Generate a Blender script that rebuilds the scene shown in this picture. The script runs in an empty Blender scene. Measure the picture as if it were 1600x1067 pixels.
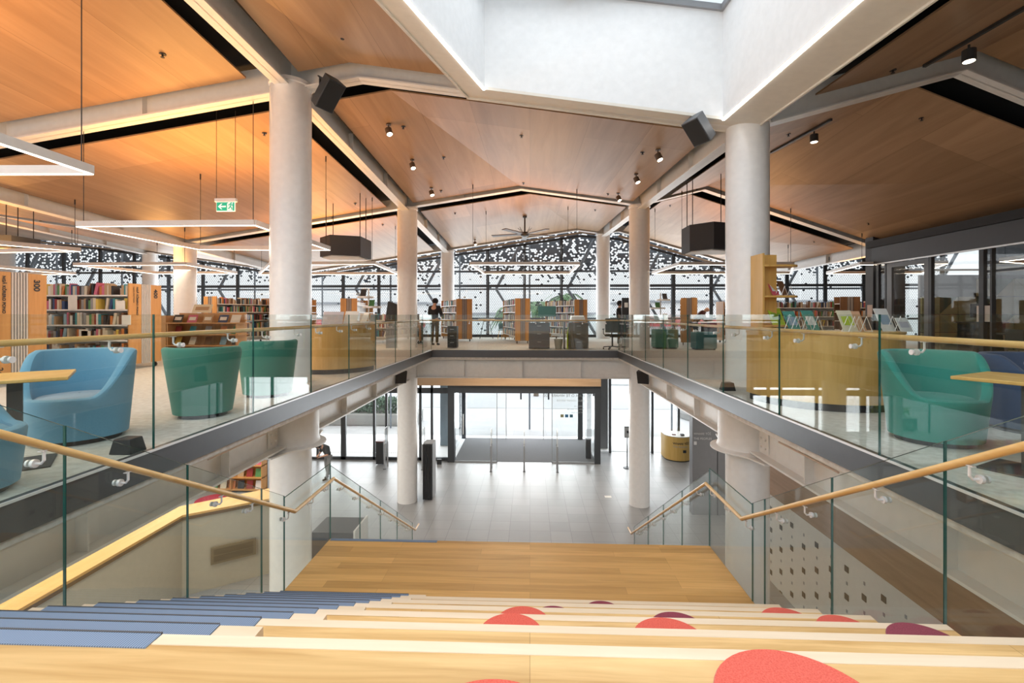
import bpy, math, random
from mathutils import Vector, Matrix
random.seed(7)
PI = math.pi
C = bpy.context.scene.collection
# ---------------------------------------------------------------- camera
F_PX, PSI, CAMZ = 730.0, math.atan(28/730), 1.22
cam_d = bpy.data.cameras.new('camera'); cam = bpy.data.objects.new('camera', cam_d); C.objects.link(cam)
cam.location = (0, 0, CAMZ); cam.rotation_euler = (PI/2, 0, PSI)
cam_d.sensor_width = 36; cam_d.lens = F_PX/1600*36; cam_d.shift_y = -41.5/1600
cam_d.clip_end = 500; cam_d.clip_start = 0.05
S = bpy.context.scene
S.camera = cam
# ---------------------------------------------------------------- world, view, cycles
S.view_settings.view_transform = 'Standard'; S.view_settings.look = 'None'
S.view_settings.gamma = 1; S.view_settings.use_curve_mapping = False
S.view_settings.exposure = 0.8
w = bpy.data.worlds.new('overcast'); S.world = w; w.use_nodes = True
bg = w.node_tree.nodes['Background']; bg.inputs[0].default_value = (0.93, 0.97, 1.0, 1); bg.inputs[1].default_value = 0.58
_nt = w.node_tree; _tc = _nt.nodes.new('ShaderNodeTexCoord'); _sp = _nt.nodes.new('ShaderNodeSeparateXYZ'); _mr = _nt.nodes.new('ShaderNodeMapRange')   # overcast sky: zenith about three times the horizon
_mr.inputs[1].default_value = 0; _mr.inputs[2].default_value = 1; _mr.inputs[3].default_value = 0.58; _mr.inputs[4].default_value = 1.75
_nt.links.new(_tc.outputs['Generated'], _sp.inputs[0]); _nt.links.new(_sp.outputs[2], _mr.inputs[0]); _nt.links.new(_mr.outputs[0], bg.inputs[1])
cy = S.cycles
cy.use_denoising = True; cy.max_bounces = 7; cy.diffuse_bounces = 4; cy.glossy_bounces = 4
cy.transparent_max_bounces = 40; cy.transmission_bounces = 4; cy.caustics_reflective = False; cy.caustics_refractive = False
cy.sample_clamp_indirect = 4; cy.use_adaptive_sampling = True; cy.adaptive_threshold = 0.02

def area(name, loc, rot, sx, sy, power, col=(1, 1, 1), spread=PI):
    d = bpy.data.lights.new(name, 'AREA'); d.shape = 'RECTANGLE'; d.size = sx; d.size_y = sy
    d.energy = power; d.color = col; d.spread = spread
    o = bpy.data.objects.new(name, d); C.objects.link(o); o.location = loc; o.rotation_euler = rot
    return o
# daylight entering through the roof light and through the two storeys of glazing
area('daylight_rooflight', (1.2, 5.4, 6.55), (0, 0, 0), 3.8, 4.4, 40, (0.93, 0.97, 1))
area('daylight_upper_glazing', (-2, 25.35, 2.6), (-PI/2, 0, 0), 40, 3.6, 700, (0.92, 0.97, 1))
area('daylight_entrance_glazing', (-1, 25.6, -3.4), (-PI/2, 0, 0), 22, 3.2, 800, (0.95, 0.98, 1))
# warm downlights under the mezzanine slab, left and right of the stair
for x_, y_, sx_, sy_, p_ in ((-8.3, 7.5, 5.0, 12, 330), (8.0, 7.5, 5.0, 12, 330), (-10.5, 14.5, 5, 3, 160), (0, 18.6, 6, 2.5, 120)):
    area('hall_downlights', (x_, y_, -.40), (0, 0, 0), sx_, sy_, p_, (1, 0.90, 0.76))

def proj_dirs(px, py):
    r = (px-800)/F_PX; u = -(py-492)/F_PX
    fx, fy = -math.sin(PSI), math.cos(PSI)
    return Vector((fx + r*math.cos(PSI), fy + r*math.sin(PSI), u))
def at(px, py, X=None, Y=None, Z=None):
    """point of the place seen at a photograph position, on a known plane"""
    d = proj_dirs(px, py)
    if X is not None: t = X/d.x
    elif Y is not None: t = Y/d.y
    else: t = (Z-CAMZ)/d.z
    return Vector((0, 0, CAMZ)) + d*t
# ---------------------------------------------------------------- materials
MATS = {}
def nodes(m):
    m.use_nodes = True; nt = m.node_tree
    return nt, nt.nodes, nt.links, nt.nodes['Principled BSDF']
def plain(name, col, rough=0.6, metal=0.0, spec=0.5, emit=None, es=0):
    if name in MATS: return MATS[name]
    m = bpy.data.materials.new(name); nt, N, L, b = nodes(m)
    b.inputs['Base Color'].default_value = (*col, 1); b.inputs['Roughness'].default_value = rough
    b.inputs['Metallic'].default_value = metal; b.inputs['Specular IOR Level'].default_value = spec
    # slight procedural mottling
    tc = N.new('ShaderNodeTexCoord'); no = N.new('ShaderNodeTexNoise'); no.inputs['Scale'].default_value = 9
    L.new(tc.outputs['Object'], no.inputs['Vector'])
    mx = N.new('ShaderNodeMix'); mx.data_type = 'RGBA'
    mx.inputs[6].default_value = (*[c*0.93 for c in col], 1); mx.inputs[7].default_value = (*[min(1, c*1.06) for c in col], 1)
    L.new(no.outputs['Fac'], mx.inputs[0]); L.new(mx.outputs[2], b.inputs['Base Color'])
    if emit: b.inputs['Emission Color'].default_value = (*emit, 1); b.inputs['Emission Strength'].default_value = es
    MATS[name] = m; return m
def wood(name, c1, c2, axis='X', scale=1.0, rough=0.45, plank=None, gap=0.004, dark=None, coat=0, plane='XY'):
    """grain stretched along axis; plank = (length, width) gives boards"""
    m = bpy.data.materials.new(name); nt, N, L, b = nodes(m)
    tc = N.new('ShaderNodeTexCoord'); mp = N.new('ShaderNodeMapping')
    s = {'X': (1.0, 14, 14), 'Y': (14, 1.0, 14), 'Z': (14, 14, 1.0)}[axis]
    mp.inputs['Scale'].default_value = tuple(v*scale for v in s)
    L.new(tc.outputs['Object'], mp.inputs['Vector'])
    no = N.new('ShaderNodeTexNoise'); no.inputs['Scale'].default_value = 1.6; no.inputs['Detail'].default_value = 5; no.inputs['Roughness'].default_value = 0.6; no.inputs['Distortion'].default_value = 0.8
    L.new(mp.outputs[0], no.inputs['Vector'])
    cr = N.new('ShaderNodeValToRGB'); cr.color_ramp.elements[0].position = 0.32; cr.color_ramp.elements[1].position = 0.68
    cr.color_ramp.elements[0].color = (*c1, 1); cr.color_ramp.elements[1].color = (*c2, 1)
    L.new(no.outputs['Fac'], cr.inputs[0])
    out = cr.outputs[0]
    if plank:
        br = N.new('ShaderNodeTexBrick'); sep = N.new('ShaderNodeSeparateXYZ'); cmb = N.new('ShaderNodeCombineXYZ')
        L.new(tc.outputs['Object'], sep.inputs[0])
        u, v = {('X', 'XY'): (0, 1), ('Y', 'XY'): (1, 0), ('Z', 'YZ'): (2, 1), ('Z', 'XZ'): (2, 0), ('X', 'XZ'): (0, 2), ('Y', 'YZ'): (1, 2)}[(axis, plane)]
        L.new(sep.outputs[u], cmb.inputs[0]); L.new(sep.outputs[v], cmb.inputs[1])
        L.new(cmb.outputs[0], br.inputs['Vector'])
        br.inputs['Scale'].default_value = 1; br.inputs['Brick Width'].default_value = plank[0]; br.inputs['Row Height'].default_value = plank[1]
        br.inputs['Mortar Size'].default_value = gap; br.inputs['Mortar Smooth'].default_value = 0.2
        br.offset = 0.37; br.offset_frequency = 3
        br.inputs['Color1'].default_value = (0.82, 0.78, 0.72, 1); br.inputs['Color2'].default_value = (1.12, 1.10, 1.06, 1); br.inputs['Mortar'].default_value = (0.55, 0.5, 0.42, 1) if not dark else (*dark, 1)
        mu = N.new('ShaderNodeMix'); mu.data_type = 'RGBA'; mu.blend_type = 'MULTIPLY'; mu.inputs[0].default_value = 1
        L.new(out, mu.inputs[6]); L.new(br.outputs[0], mu.inputs[7]); out = mu.outputs[2]
    L.new(out, b.inputs['Base Color']); b.inputs['Roughness'].default_value = rough
    if coat: b.inputs['Coat Weight'].default_value = coat; b.inputs['Coat Roughness'].default_value = 0.15
    MATS[name] = m; return m
def glass(name, tint=(0.90, 0.955, 0.93), refl=1.0, rough=0.0):
    """thin architectural glass: fresnel mix of clear transmission and mirror"""
    m = bpy.data.materials.new(name); m.use_nodes = True; nt = m.node_tree; N, L = nt.nodes, nt.links; N.clear()
    o = N.new('ShaderNodeOutputMaterial'); t = N.new('ShaderNodeBsdfTransparent'); g = N.new('ShaderNodeBsdfGlossy')
    t.inputs[0].default_value = (*tint, 1); g.inputs['Roughness'].default_value = rough
    geo = N.new('ShaderNodeNewGeometry'); dt = N.new('ShaderNodeVectorMath'); dt.operation = 'DOT_PRODUCT'
    L.new(geo.outputs['Incoming'], dt.inputs[0]); L.new(geo.outputs['Normal'], dt.inputs[1])
    def M(op, a, c):
        n = N.new('ShaderNodeMath'); n.operation = op
        for i, v in enumerate((a, c)):
            if isinstance(v, (int, float)): n.inputs[i].default_value = v
            else: L.new(v, n.inputs[i])
        return n.outputs[0]
    c_ = M('ABSOLUTE', dt.outputs['Value'], 0)
    f = M('ADD', M('MULTIPLY', M('POWER', M('SUBTRACT', 1.0, c_), 5.0), .95*refl), .045*refl)     # Schlick, the same from both sides of the pane
    mx = N.new('ShaderNodeMixShader')
    L.new(f, mx.inputs[0]); L.new(t.outputs[0], mx.inputs[1]); L.new(g.outputs[0], mx.inputs[2]); L.new(mx.outputs[0], o.inputs[0])
    MATS[name] = m; return m
def fabric(name, c1, c2, scale=260):
    m = bpy.data.materials.new(name); nt, N, L, b = nodes(m)
    tc = N.new('ShaderNodeTexCoord'); no = N.new('ShaderNodeTexNoise'); no.inputs['Scale'].default_value = scale; no.inputs['Detail'].default_value = 2
    L.new(tc.outputs['Object'], no.inputs['Vector'])
    cr = N.new('ShaderNodeValToRGB'); cr.color_ramp.elements[0].position = 0.35; cr.color_ramp.elements[1].position = 0.65
    cr.color_ramp.elements[0].color = (*c1, 1); cr.color_ramp.elements[1].color = (*c2, 1)
    L.new(no.outputs['Fac'], cr.inputs[0]); L.new(cr.outputs[0], b.inputs['Base Color'])
    b.inputs['Roughness'].default_value = 0.95; b.inputs['Sheen Weight'].default_value = 0.25; b.inputs['Specular IOR Level'].default_value = 0.15
    bp = N.new('ShaderNodeBump'); bp.inputs['Strength'].default_value = 0.25; bp.inputs['Distance'].default_value = 0.002
    L.new(no.outputs['Fac'], bp.inputs['Height']); L.new(bp.outputs[0], b.inputs['Normal'])
    MATS[name] = m; return m
def tiles(name, c1, c2, w_, h_, gapc, rough=0.3, gap=0.006):
    m = bpy.data.materials.new(name); nt, N, L, b = nodes(m)
    tc = N.new('ShaderNodeTexCoord'); br = N.new('ShaderNodeTexBrick'); L.new(tc.outputs['Object'], br.inputs['Vector'])
    br.inputs['Scale'].default_value = 1; br.inputs['Brick Width'].default_value = w_; br.inputs['Row Height'].default_value = h_
    br.inputs['Mortar Size'].default_value = gap; br.offset = 0; br.inputs['Color1'].default_value = (*c1, 1); br.inputs['Color2'].default_value = (*c2, 1); br.inputs['Mortar'].default_value = (*gapc, 1)
    no = N.new('ShaderNodeTexNoise'); no.inputs['Scale'].default_value = 0.8; no.inputs['Detail'].default_value = 6
    mu = N.new('ShaderNodeMix'); mu.data_type = 'RGBA'; mu.blend_type = 'MULTIPLY'; mu.inputs[0].default_value = 0.25
    L.new(tc.outputs['Object'], no.inputs['Vector']); L.new(br.outputs[0], mu.inputs[6]); L.new(no.outputs['Fac'], mu.inputs[7]); L.new(mu.outputs[2], b.inputs['Base Color'])
    b.inputs['Roughness'].default_value = rough; MATS[name] = m; return m

W_STEEL = plain('white_steel', (0.86, 0.85, 0.83), 0.38)
W_COL = plain('column_paint', (0.93, 0.935, 0.95), 0.2)
W_PAINT = plain('white_paint', (0.86, 0.87, 0.88), 0.7)
W_CREAM = plain('cream_paint', (0.80, 0.76, 0.69), 0.6)
FASCIA = plain('charcoal_fascia', (0.115, 0.118, 0.125), 0.34, 0.5)
DARK = plain('dark_frame', (0.045, 0.05, 0.058), 0.45)
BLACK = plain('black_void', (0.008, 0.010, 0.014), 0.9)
BLK = plain('black_plastic', (0.02, 0.021, 0.024), 0.45)
STEEL = plain('brushed_steel', (0.72, 0.71, 0.69), 0.28, 1.0)
SILVER = plain('pale_steel', (0.82, 0.82, 0.82), 0.35, 0.3)
GREY = plain('mid_grey', (0.30, 0.31, 0.33), 0.5)
DGREY = plain('dark_grey', (0.075, 0.078, 0.085), 0.5)
PAPER = plain('paper', (0.85, 0.84, 0.80), 0.8)
OAK = wood('oak_furniture', (0.52, 0.31, 0.11), (0.66, 0.42, 0.17), 'Z', 0.7, 0.45)
OAK_P = wood('oak_pale', (0.66, 0.385, 0.105), (0.80, 0.50, 0.165), 'Z', 0.5, 0.4)
OAK_O = wood('oak_orange', (0.50, 0.24, 0.075), (0.62, 0.32, 0.11), 'Z', 0.7, 0.5)
RAIL = wood('rail_oak', (0.68, 0.40, 0.13), (0.82, 0.54, 0.22), 'Y', 0.5, 0.32, coat=0.3)
W_LAND = wood('oak_boards', (0.56, 0.32, 0.105), (0.72, 0.44, 0.17), 'X', 0.42, 0.36, plank=(1.9, 0.148), gap=0.0012, coat=0.1)
W_FLOOR = wood('oak_floor', (0.56, 0.34, 0.13), (0.86, 0.61, 0.30), 'X', 0.42, 0.4, plank=(2.3, 0.21), gap=0.0015)
W_NOSE = wood('pale_nosing', (0.74, 0.59, 0.41), (0.84, 0.70, 0.53), 'X', 0.4, 0.45)
PLY = wood('ceiling_plywood', (0.37, 0.228, 0.128), (0.475, 0.305, 0.18), 'Y', 0.16, 0.42, plank=(5.2, 1.2), gap=0.004)
PLY_N = wood('ceiling_plywood_deep', (0.43, 0.255, 0.135), (0.54, 0.335, 0.185), 'Y', 0.16, 0.42, plank=(2.6, 1.2), gap=0.004)
CARPET = fabric('mezzanine_carpet', (0.58, 0.545, 0.50), (0.72, 0.69, 0.65), 14)
TILE = tiles('hall_tiles', (0.33, 0.34, 0.355), (0.38, 0.385, 0.40), 0.62, 0.62, (0.22, 0.225, 0.235), 0.34)
PAVE = tiles('outdoor_paving', (0.86, 0.87, 0.88), (0.90, 0.90, 0.91), 0.9, 0.6, (0.70, 0.71, 0.72), 0.7)
GL = glass('balustrade_glass', (0.935, 0.965, 0.95), 0.9)
GLW = glass('window_glass', (0.975, 0.985, 0.985), 0.7)
GLR = glass('roof_light_glass', (0.70, 0.73, 0.75), 0.7)
GL_EDGE = plain('glass_edge_green', (0.02, 0.115, 0.095), 0.15)
BLUEF = fabric('blue_wool', (0.10, 0.27, 0.40), (0.17, 0.37, 0.52)); GREENF = fabric('green_wool', (0.04, 0.20, 0.155), (0.08, 0.29, 0.23))
NAVYF = fabric('navy_wool', (0.05, 0.085, 0.17), (0.08, 0.13, 0.24)); REDF = fabric('red_felt', (0.62, 0.085, 0.055), (0.76, 0.14, 0.10), 180)
MAROON = fabric('maroon_felt', (0.20, 0.028, 0.05), (0.30, 0.05, 0.085), 180)
LED = plain('led_diffuser', (1, 0.95, 0.86), 0.5, emit=(1, 0.86, 0.66), es=4.0)
LEDC = plain('cove_led', (1, 1, 1), 0.5, emit=(1, 0.95, 0.88), es=5.0)
LAMP = plain('lamp_lens', (1, 1, 1), 0.5, emit=(1, 0.82, 0.6), es=9.0)
SKIN = plain('skin', (0.56, 0.33, 0.24), 0.55)
# ribbed blue entrance-mat carpet on the stair
def ribbed(name, c1, c2, sc):
    m = bpy.data.materials.new(name); nt, N, L, b = nodes(m)
    tc = N.new('ShaderNodeTexCoord'); wv = N.new('ShaderNodeTexWave'); wv.bands_direction = 'X'; wv.inputs['Scale'].default_value = sc
    L.new(tc.outputs['Object'], wv.inputs['Vector'])
    cr = N.new('ShaderNodeValToRGB'); cr.color_ramp.elements[0].color = (*c1, 1); cr.color_ramp.elements[1].color = (*c2, 1)
    L.new(wv.outputs['Fac'], cr.inputs[0]); L.new(cr.outputs[0], b.inputs['Base Color']); b.inputs['Roughness'].default_value = 0.85
    MATS[name] = m; return m
MAT_BLUE = ribbed('blue_ribbed_mat', (0.10, 0.14, 0.215), (0.27, 0.35, 0.48), 32)

# ---------------------------------------------------------------- mesh builder
class MB:
    def __init__(s): s.v = []; s.f = []
    def add(s, vs, fs):
        n = len(s.v); s.v += [tuple(v) for v in vs]; s.f += [tuple(i+n for i in f) for f in fs]; return s
    def box(s, x0, x1, y0, y1, z0, z1):
        return s.add([(x0, y0, z0), (x1, y0, z0), (x1, y1, z0), (x0, y1, z0), (x0, y0, z1), (x1, y0, z1), (x1, y1, z1), (x0, y1, z1)],
                     [(3, 2, 1, 0), (4, 5, 6, 7), (0, 1, 5, 4), (1, 2, 6, 5), (2, 3, 7, 6), (3, 0, 4, 7)])
    def bar(s, p, q, wx, wz, up=(0, 0, 1)):
        """rectangular bar from p to q; wx across, wz along up"""
        p, q = Vector(p), Vector(q); d = (q-p).normalized(); u = Vector(up)
        if abs(d.dot(u)) > 0.99: u = Vector((1, 0, 0))
        r = d.cross(u).normalized(); u = r.cross(d).normalized()
        vs = []
        for a in (p, q):
            for i, j in ((-1, -1), (1, -1), (1, 1), (-1, 1)): vs.append(a + r*i*wx/2 + u*j*wz/2)
        return s.add(vs, [(0, 1, 2, 3), (7, 6, 5, 4), (0, 4, 5, 1), (1, 5, 6, 2), (2, 6, 7, 3), (3, 7, 4, 0)])
    def beamv(s, p, q, w_, z0, z1):
        """bar with vertical ends and sides: follows p->q with offsets z0..z1"""
        p, q = Vector(p), Vector(q); d = Vector((q.x-p.x, q.y-p.y, 0)).normalized(); r = Vector((d.y, -d.x, 0))*w_/2
        vs = []
        for a in (p, q):
            for sx, z in ((-1, z0), (1, z0), (1, z1), (-1, z1)): vs.append(a + r*sx + Vector((0, 0, z)))
        return s.add(vs, [(0, 1, 2, 3), (7, 6, 5, 4), (0, 4, 5, 1), (1, 5, 6, 2), (2, 6, 7, 3), (3, 7, 4, 0)])
    def cyl(s, p, q, r0, r1=None, n=12, caps=True):
        p, q = Vector(p), Vector(q); r1 = r0 if r1 is None else r1; d = (q-p).normalized()
        a = Vector((0, 0, 1)) if abs(d.z) < 0.9 else Vector((1, 0, 0)); u = d.cross(a).normalized(); v = d.cross(u)
        vs = [p+(u*math.cos(2*PI*i/n)+v*math.sin(2*PI*i/n))*r0 for i in range(n)] + [q+(u*math.cos(2*PI*i/n)+v*math.sin(2*PI*i/n))*r1 for i in range(n)]
        fs = [(i, (i+1) % n, n+(i+1) % n, n+i) for i in range(n)]
        if caps: fs += [tuple(range(n))[::-1], tuple(range(n, 2*n))]
        return s.add(vs, fs)
    def tube(s, pts, r, n=10, closed=False):
        pts = [Vector(p) for p in pts]; m = len(pts); rs = r if isinstance(r, (list, tuple)) else [r]*m
        vs = []; u = None
        for i in range(m):
            a = pts[i-1] if (i > 0 or closed) else pts[i]; b = pts[(i+1) % m] if (i < m-1 or closed) else pts[i]
            d = (b-a).normalized()
            if u is None:
                t = Vector((0, 0, 1)) if abs(d.z) < 0.9 else Vector((1, 0, 0)); u = d.cross(t).normalized()
            u = (u - d*u.dot(d)).normalized(); v = d.cross(u)
            vs += [pts[i]+(u*math.cos(2*PI*k/n)+v*math.sin(2*PI*k/n))*rs[i] for k in range(n)]
        fs = []
        for i in range(m if closed else m-1):
            for k in range(n):
                j = (i+1) % m; fs.append((i*n+k, i*n+(k+1) % n, j*n+(k+1) % n, j*n+k))
        if not closed: fs += [tuple(range(n))[::-1], tuple(range((m-1)*n, m*n))]
        return s.add(vs, fs)
    def lathe(s, prof, n=32, c=(0, 0), caps=True):
        vs = []; m = len(prof)
        for r, z in prof: vs += [(c[0]+r*math.cos(2*PI*i/n), c[1]+r*math.sin(2*PI*i/n), z) for i in range(n)]
        fs = [(j*n+i, j*n+(i+1) % n, (j+1)*n+(i+1) % n, (j+1)*n+i) for j in range(m-1) for i in range(n)]
        if caps: fs += [tuple(range(n))[::-1], tuple(range((m-1)*n, m*n))]
        return s.add(vs, fs)
    def prism(s, poly, z0, z1):
        n = len(poly); vs = [(x, y, z0) for x, y in poly] + [(x, y, z1) for x, y in poly]
        return s.add(vs, [tuple(range(n))[::-1], tuple(range(n, 2*n))] + [(i, (i+1) % n, n+(i+1) % n, n+i) for i in range(n)])
    def slab(s, pts, t):
        """polygon in 3-D with a thickness straight up"""
        n = len(pts); vs = [tuple(p) for p in pts] + [(p[0], p[1], p[2]+t) for p in pts]
        return s.add(vs, [tuple(range(n))[::-1], tuple(range(n, 2*n))] + [(i, (i+1) % n, n+(i+1) % n, n+i) for i in range(n)])
    def ball(s, c, r, n=12, sc=(1, 1, 1)):
        m = n//2; vs = []; fs = []
        for j in range(1, m):
            t = PI*j/m; vs += [(c[0]+sc[0]*r*math.sin(t)*math.cos(2*PI*i/n), c[1]+sc[1]*r*math.sin(t)*math.sin(2*PI*i/n), c[2]+sc[2]*r*math.cos(t)) for i in range(n)]
        vs += [(c[0], c[1], c[2]+sc[2]*r), (c[0], c[1], c[2]-sc[2]*r)]; a, b = len(vs)-2, len(vs)-1
        for j in range(m-2): fs += [(j*n+i, (j+1)*n+i, (j+1)*n+(i+1) % n, j*n+(i+1) % n) for i in range(n)]
        fs += [(a, i, (i+1) % n) for i in range(n)] + [(b, (m-2)*n+(i+1) % n, (m-2)*n+i) for i in range(n)]
        return s.add(vs, fs)
    def out(s, name, mat, parent=None, bevel=0, smooth=True, loc=None, rotz=0):
        me = bpy.data.meshes.new(name); me.from_pydata(s.v, [], s.f); me.materials.append(mat)
        if smooth:
            me.polygons.foreach_set('use_smooth', [True]*len(me.polygons)); me.set_sharp_from_angle(angle=0.6)
        o = bpy.data.objects.new(name, me); C.objects.link(o)
        if parent: o.parent = parent
        if loc: o.location = loc
        if rotz: o.rotation_euler.z = rotz
        if bevel:
            b = o.modifiers.new('bevel', 'BEVEL'); b.width = bevel; b.segments = 2; b.limit_method = 'ANGLE'
        return o
def tag(o, label, cat, group=None, kind=None):
    o['label'] = label; o['category'] = cat
    if group: o['group'] = group
    if kind: o['kind'] = kind
    return o
def struct(o, label=None):
    o['kind'] = 'structure'
    if label: o['label'] = label
    return o
def thing(name, label, cat, loc=(0, 0, 0), rotz=0, group=None):
    o = bpy.data.objects.new(name, None); C.objects.link(o); o.location = loc; o.rotation_euler = (0, 0, rotz); o.empty_display_size = 0.1
    return tag(o, label, cat, group)
KIDS = {}
def kids(o): return [c for c in bpy.data.objects if c.parent == o]
def dup(o, loc=None, rotz=None, label=None, parent=None, ks=None):
    c = o.copy(); C.objects.link(c)
    if parent: c.parent = parent
    if loc is not None: c.location = loc
    if rotz is not None: c.rotation_euler.z = rotz
    if label: c['label'] = label
    if o.name not in KIDS: KIDS[o.name] = kids(o)
    for k in KIDS[o.name]: dup(k, parent=c)
    return c
def text(body, size, mat, loc, rot, parent=None, name='lettering', align='LEFT', ext=0.001, bold=0):
    cu = bpy.data.curves.new(name, 'FONT'); cu.body = body; cu.size = size; cu.extrude = ext; cu.align_x = align; cu.offset = bold
    tmp = bpy.data.objects.new('tmp', cu); C.objects.link(tmp); bpy.context.view_layer.update()
    me = bpy.data.meshes.new_from_object(tmp.evaluated_get(bpy.context.evaluated_depsgraph_get())); bpy.data.objects.remove(tmp)
    me.materials.clear(); me.materials.append(mat)
    o = bpy.data.objects.new(name, me); C.objects.link(o); o.location = loc; o.rotation_euler = rot
    if parent: o.parent = parent
    return o
# ================================================================ levels and grid
GZ = -5.36                       # entrance hall floor below the mezzanine floor (0)
XL, XR, YF = -3.42, 3.03, 16.1   # edges of the void
SX0, SX1 = -3.05, 2.66           # glass lines of the stair
Y1, Y2, Y3, YW = 8.33, 16.4, 24.47, 25.75
CX = [-28.6, -20.5, -12.43, -4.34, 3.8, 11.9]
def r1(y): return -0.3+0.342*(y-16.4)
def r2(y): return 6.0-0.173*(y-16.4)
def zl(k, y):
    d = y-16.4
    return {-28.6: 5.9-0.045*d, -20.5: 4.95-0.05*d, -12.43: 3.74-0.046*d, 'r1': 5.58, 3.8: 4.98+0.051*d, 'r2': 5.5, 11.9: 3.42-0.012*d, 30: 6.6-0.01*d}[k]
def HZ(x, y):
    xs = [(-28.6, zl(-28.6, y)), (-20.5, zl(-20.5, y)), (-12.43, zl(-12.43, y)), (r1(y), 5.58), (3.8, zl(3.8, y)), (r2(y), 5.5), (11.9, zl(11.9, y)), (30, zl(30, y))]
    for (a, za), (b, zb) in zip(xs, xs[1:]):
        if a <= x <= b: return za+(zb-za)*(x-a)/(b-a)
    return xs[0][1] if x < xs[0][0] else xs[-1][1]

# ---------------------------------------------------------------- floors
m = MB(); T0 = -0.30
m.box(-31, XL, -3, YW+.25, T0, 0); m.box(XR, 24, -3, YW+.25, T0, 0); m.box(XL, XR, YF, YW+.25, T0, 0)
struct(m.out('floor_mezzanine', CARPET, smooth=False), 'pale grey carpeted mezzanine floor around the void')
m = MB(); m.box(XL, XR, -3, 1.70, -0.30, 0.0)
struct(m.out('floor_stair_head', W_FLOOR, smooth=False), 'pale oak board floor at the head of the stair')
m = MB(); m.box(-31, 24, -3, 21.0, GZ-.2, GZ); m.box(2.6, 24, 21.0, 22.6, GZ-.2, GZ)
struct(m.out('floor_hall', TILE, smooth=False), 'grey square tiled floor of the entrance hall')
m = MB(); m.box(-5.2, 24, 21.0, 24.9, GZ-.19, GZ-.005)
m.box(-60, -5.2, 21.0, 90, GZ-.19, GZ-.03); m.box(-5.2, 60, 24.9, 90, GZ-.19, GZ-.03)
struct(m.out('floor_outdoor_paving', PAVE, smooth=False), 'pale paving outside the entrance')
m = MB(); m.box(-60, 60, 33, 41, GZ-.02, GZ-.01)
struct(m.out('floor_road', plain('asphalt', (0.60, 0.61, 0.62), 0.9), smooth=False), 'grey road across the forecourt')
m = MB(); m.box(-60, 60, 44, 75, GZ-.02, GZ+.1)
struct(m.out('floor_far_plaza', plain('far_plaza', (0.55, 0.56, 0.56), 0.9), smooth=False))

# charcoal fascia with a bright capping strip
m = MB()
m.box(XL-.04, XL+.02, -3, YF+.02, -.245, .004); m.box(XR-.02, XR+.04, -3, YF+.02, -.245, .004); m.box(XL, XR, YF-.02, YF+.04, -.245, .004)
struct(m.out('trim_1', FASCIA, smooth=False), 'charcoal metal fascia around the void edge')
m = MB(); m.box(XL+.02, XL+.032, -3, YF, -.012, .008); m.box(XR-.032, XR-.02, -3, YF, -.012, .008)
struct(m.out('trim_2', SILVER, smooth=False), 'bright metal strip along the fascia')
m = MB()
for a, b in ((XL-.75, XL-.04), (XR+.04, XR+.65)): m.box(a, b, 1.9, YF, -.33, -.26)
m.box(-4.3, 3.8, YF+.02, Y2, -.33, -.26)
struct(m.out('ceiling_edge_soffit', W_CREAM, smooth=False))

# steel beams of the mezzanine on the column grid
def ibeam(p, q, z0, z1, name='floor_beam', w=.30, t=.035):
    m = MB(); m.beamv(p, q, t, z0, z1); m.beamv(p, q, w, z0, z0+.03); m.beamv(p, q, w, z1-.03, z1)
    p, q = Vector(p), Vector(q); d = (q-p); n = max(1, int(d.length/2.0)); r = Vector((d.y, -d.x, 0)).normalized()
    for i in range(1, n):
        c = p+d*i/n
        m.beamv(c-r*.14, c+r*.14, .016, z0+.02, z1-.02)
    return m.out(name, W_STEEL, smooth=False)
lb = {-4.34: 'long white steel floor beam under the left edge of the void', 3.8: 'long white steel floor beam under the right edge of the void', -12.43: 'white steel floor beam further left above the hall'}
for x in (-12.43, -4.34, 3.8):
    tag(ibeam((x, -2, 0), (x, YW-.5, 0), -1.06, -.3, w=.34), lb[x], 'beam')
tag(ibeam((-4.34, Y2, 0), (3.8, Y2, 0), -.99, -.3, w=.3), 'white steel floor beam spanning the far edge of the void', 'beam')
tag(ibeam((-12.4, Y2, 0), (-4.4, Y2, 0), -.99, -.3), 'white steel floor beam running left from the far left hall column', 'beam')
tag(ibeam((-12.4, Y1, 0), (-4.4, Y1, 0), -.99, -.3), 'white steel floor beam running left from the near left column', 'beam')

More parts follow.
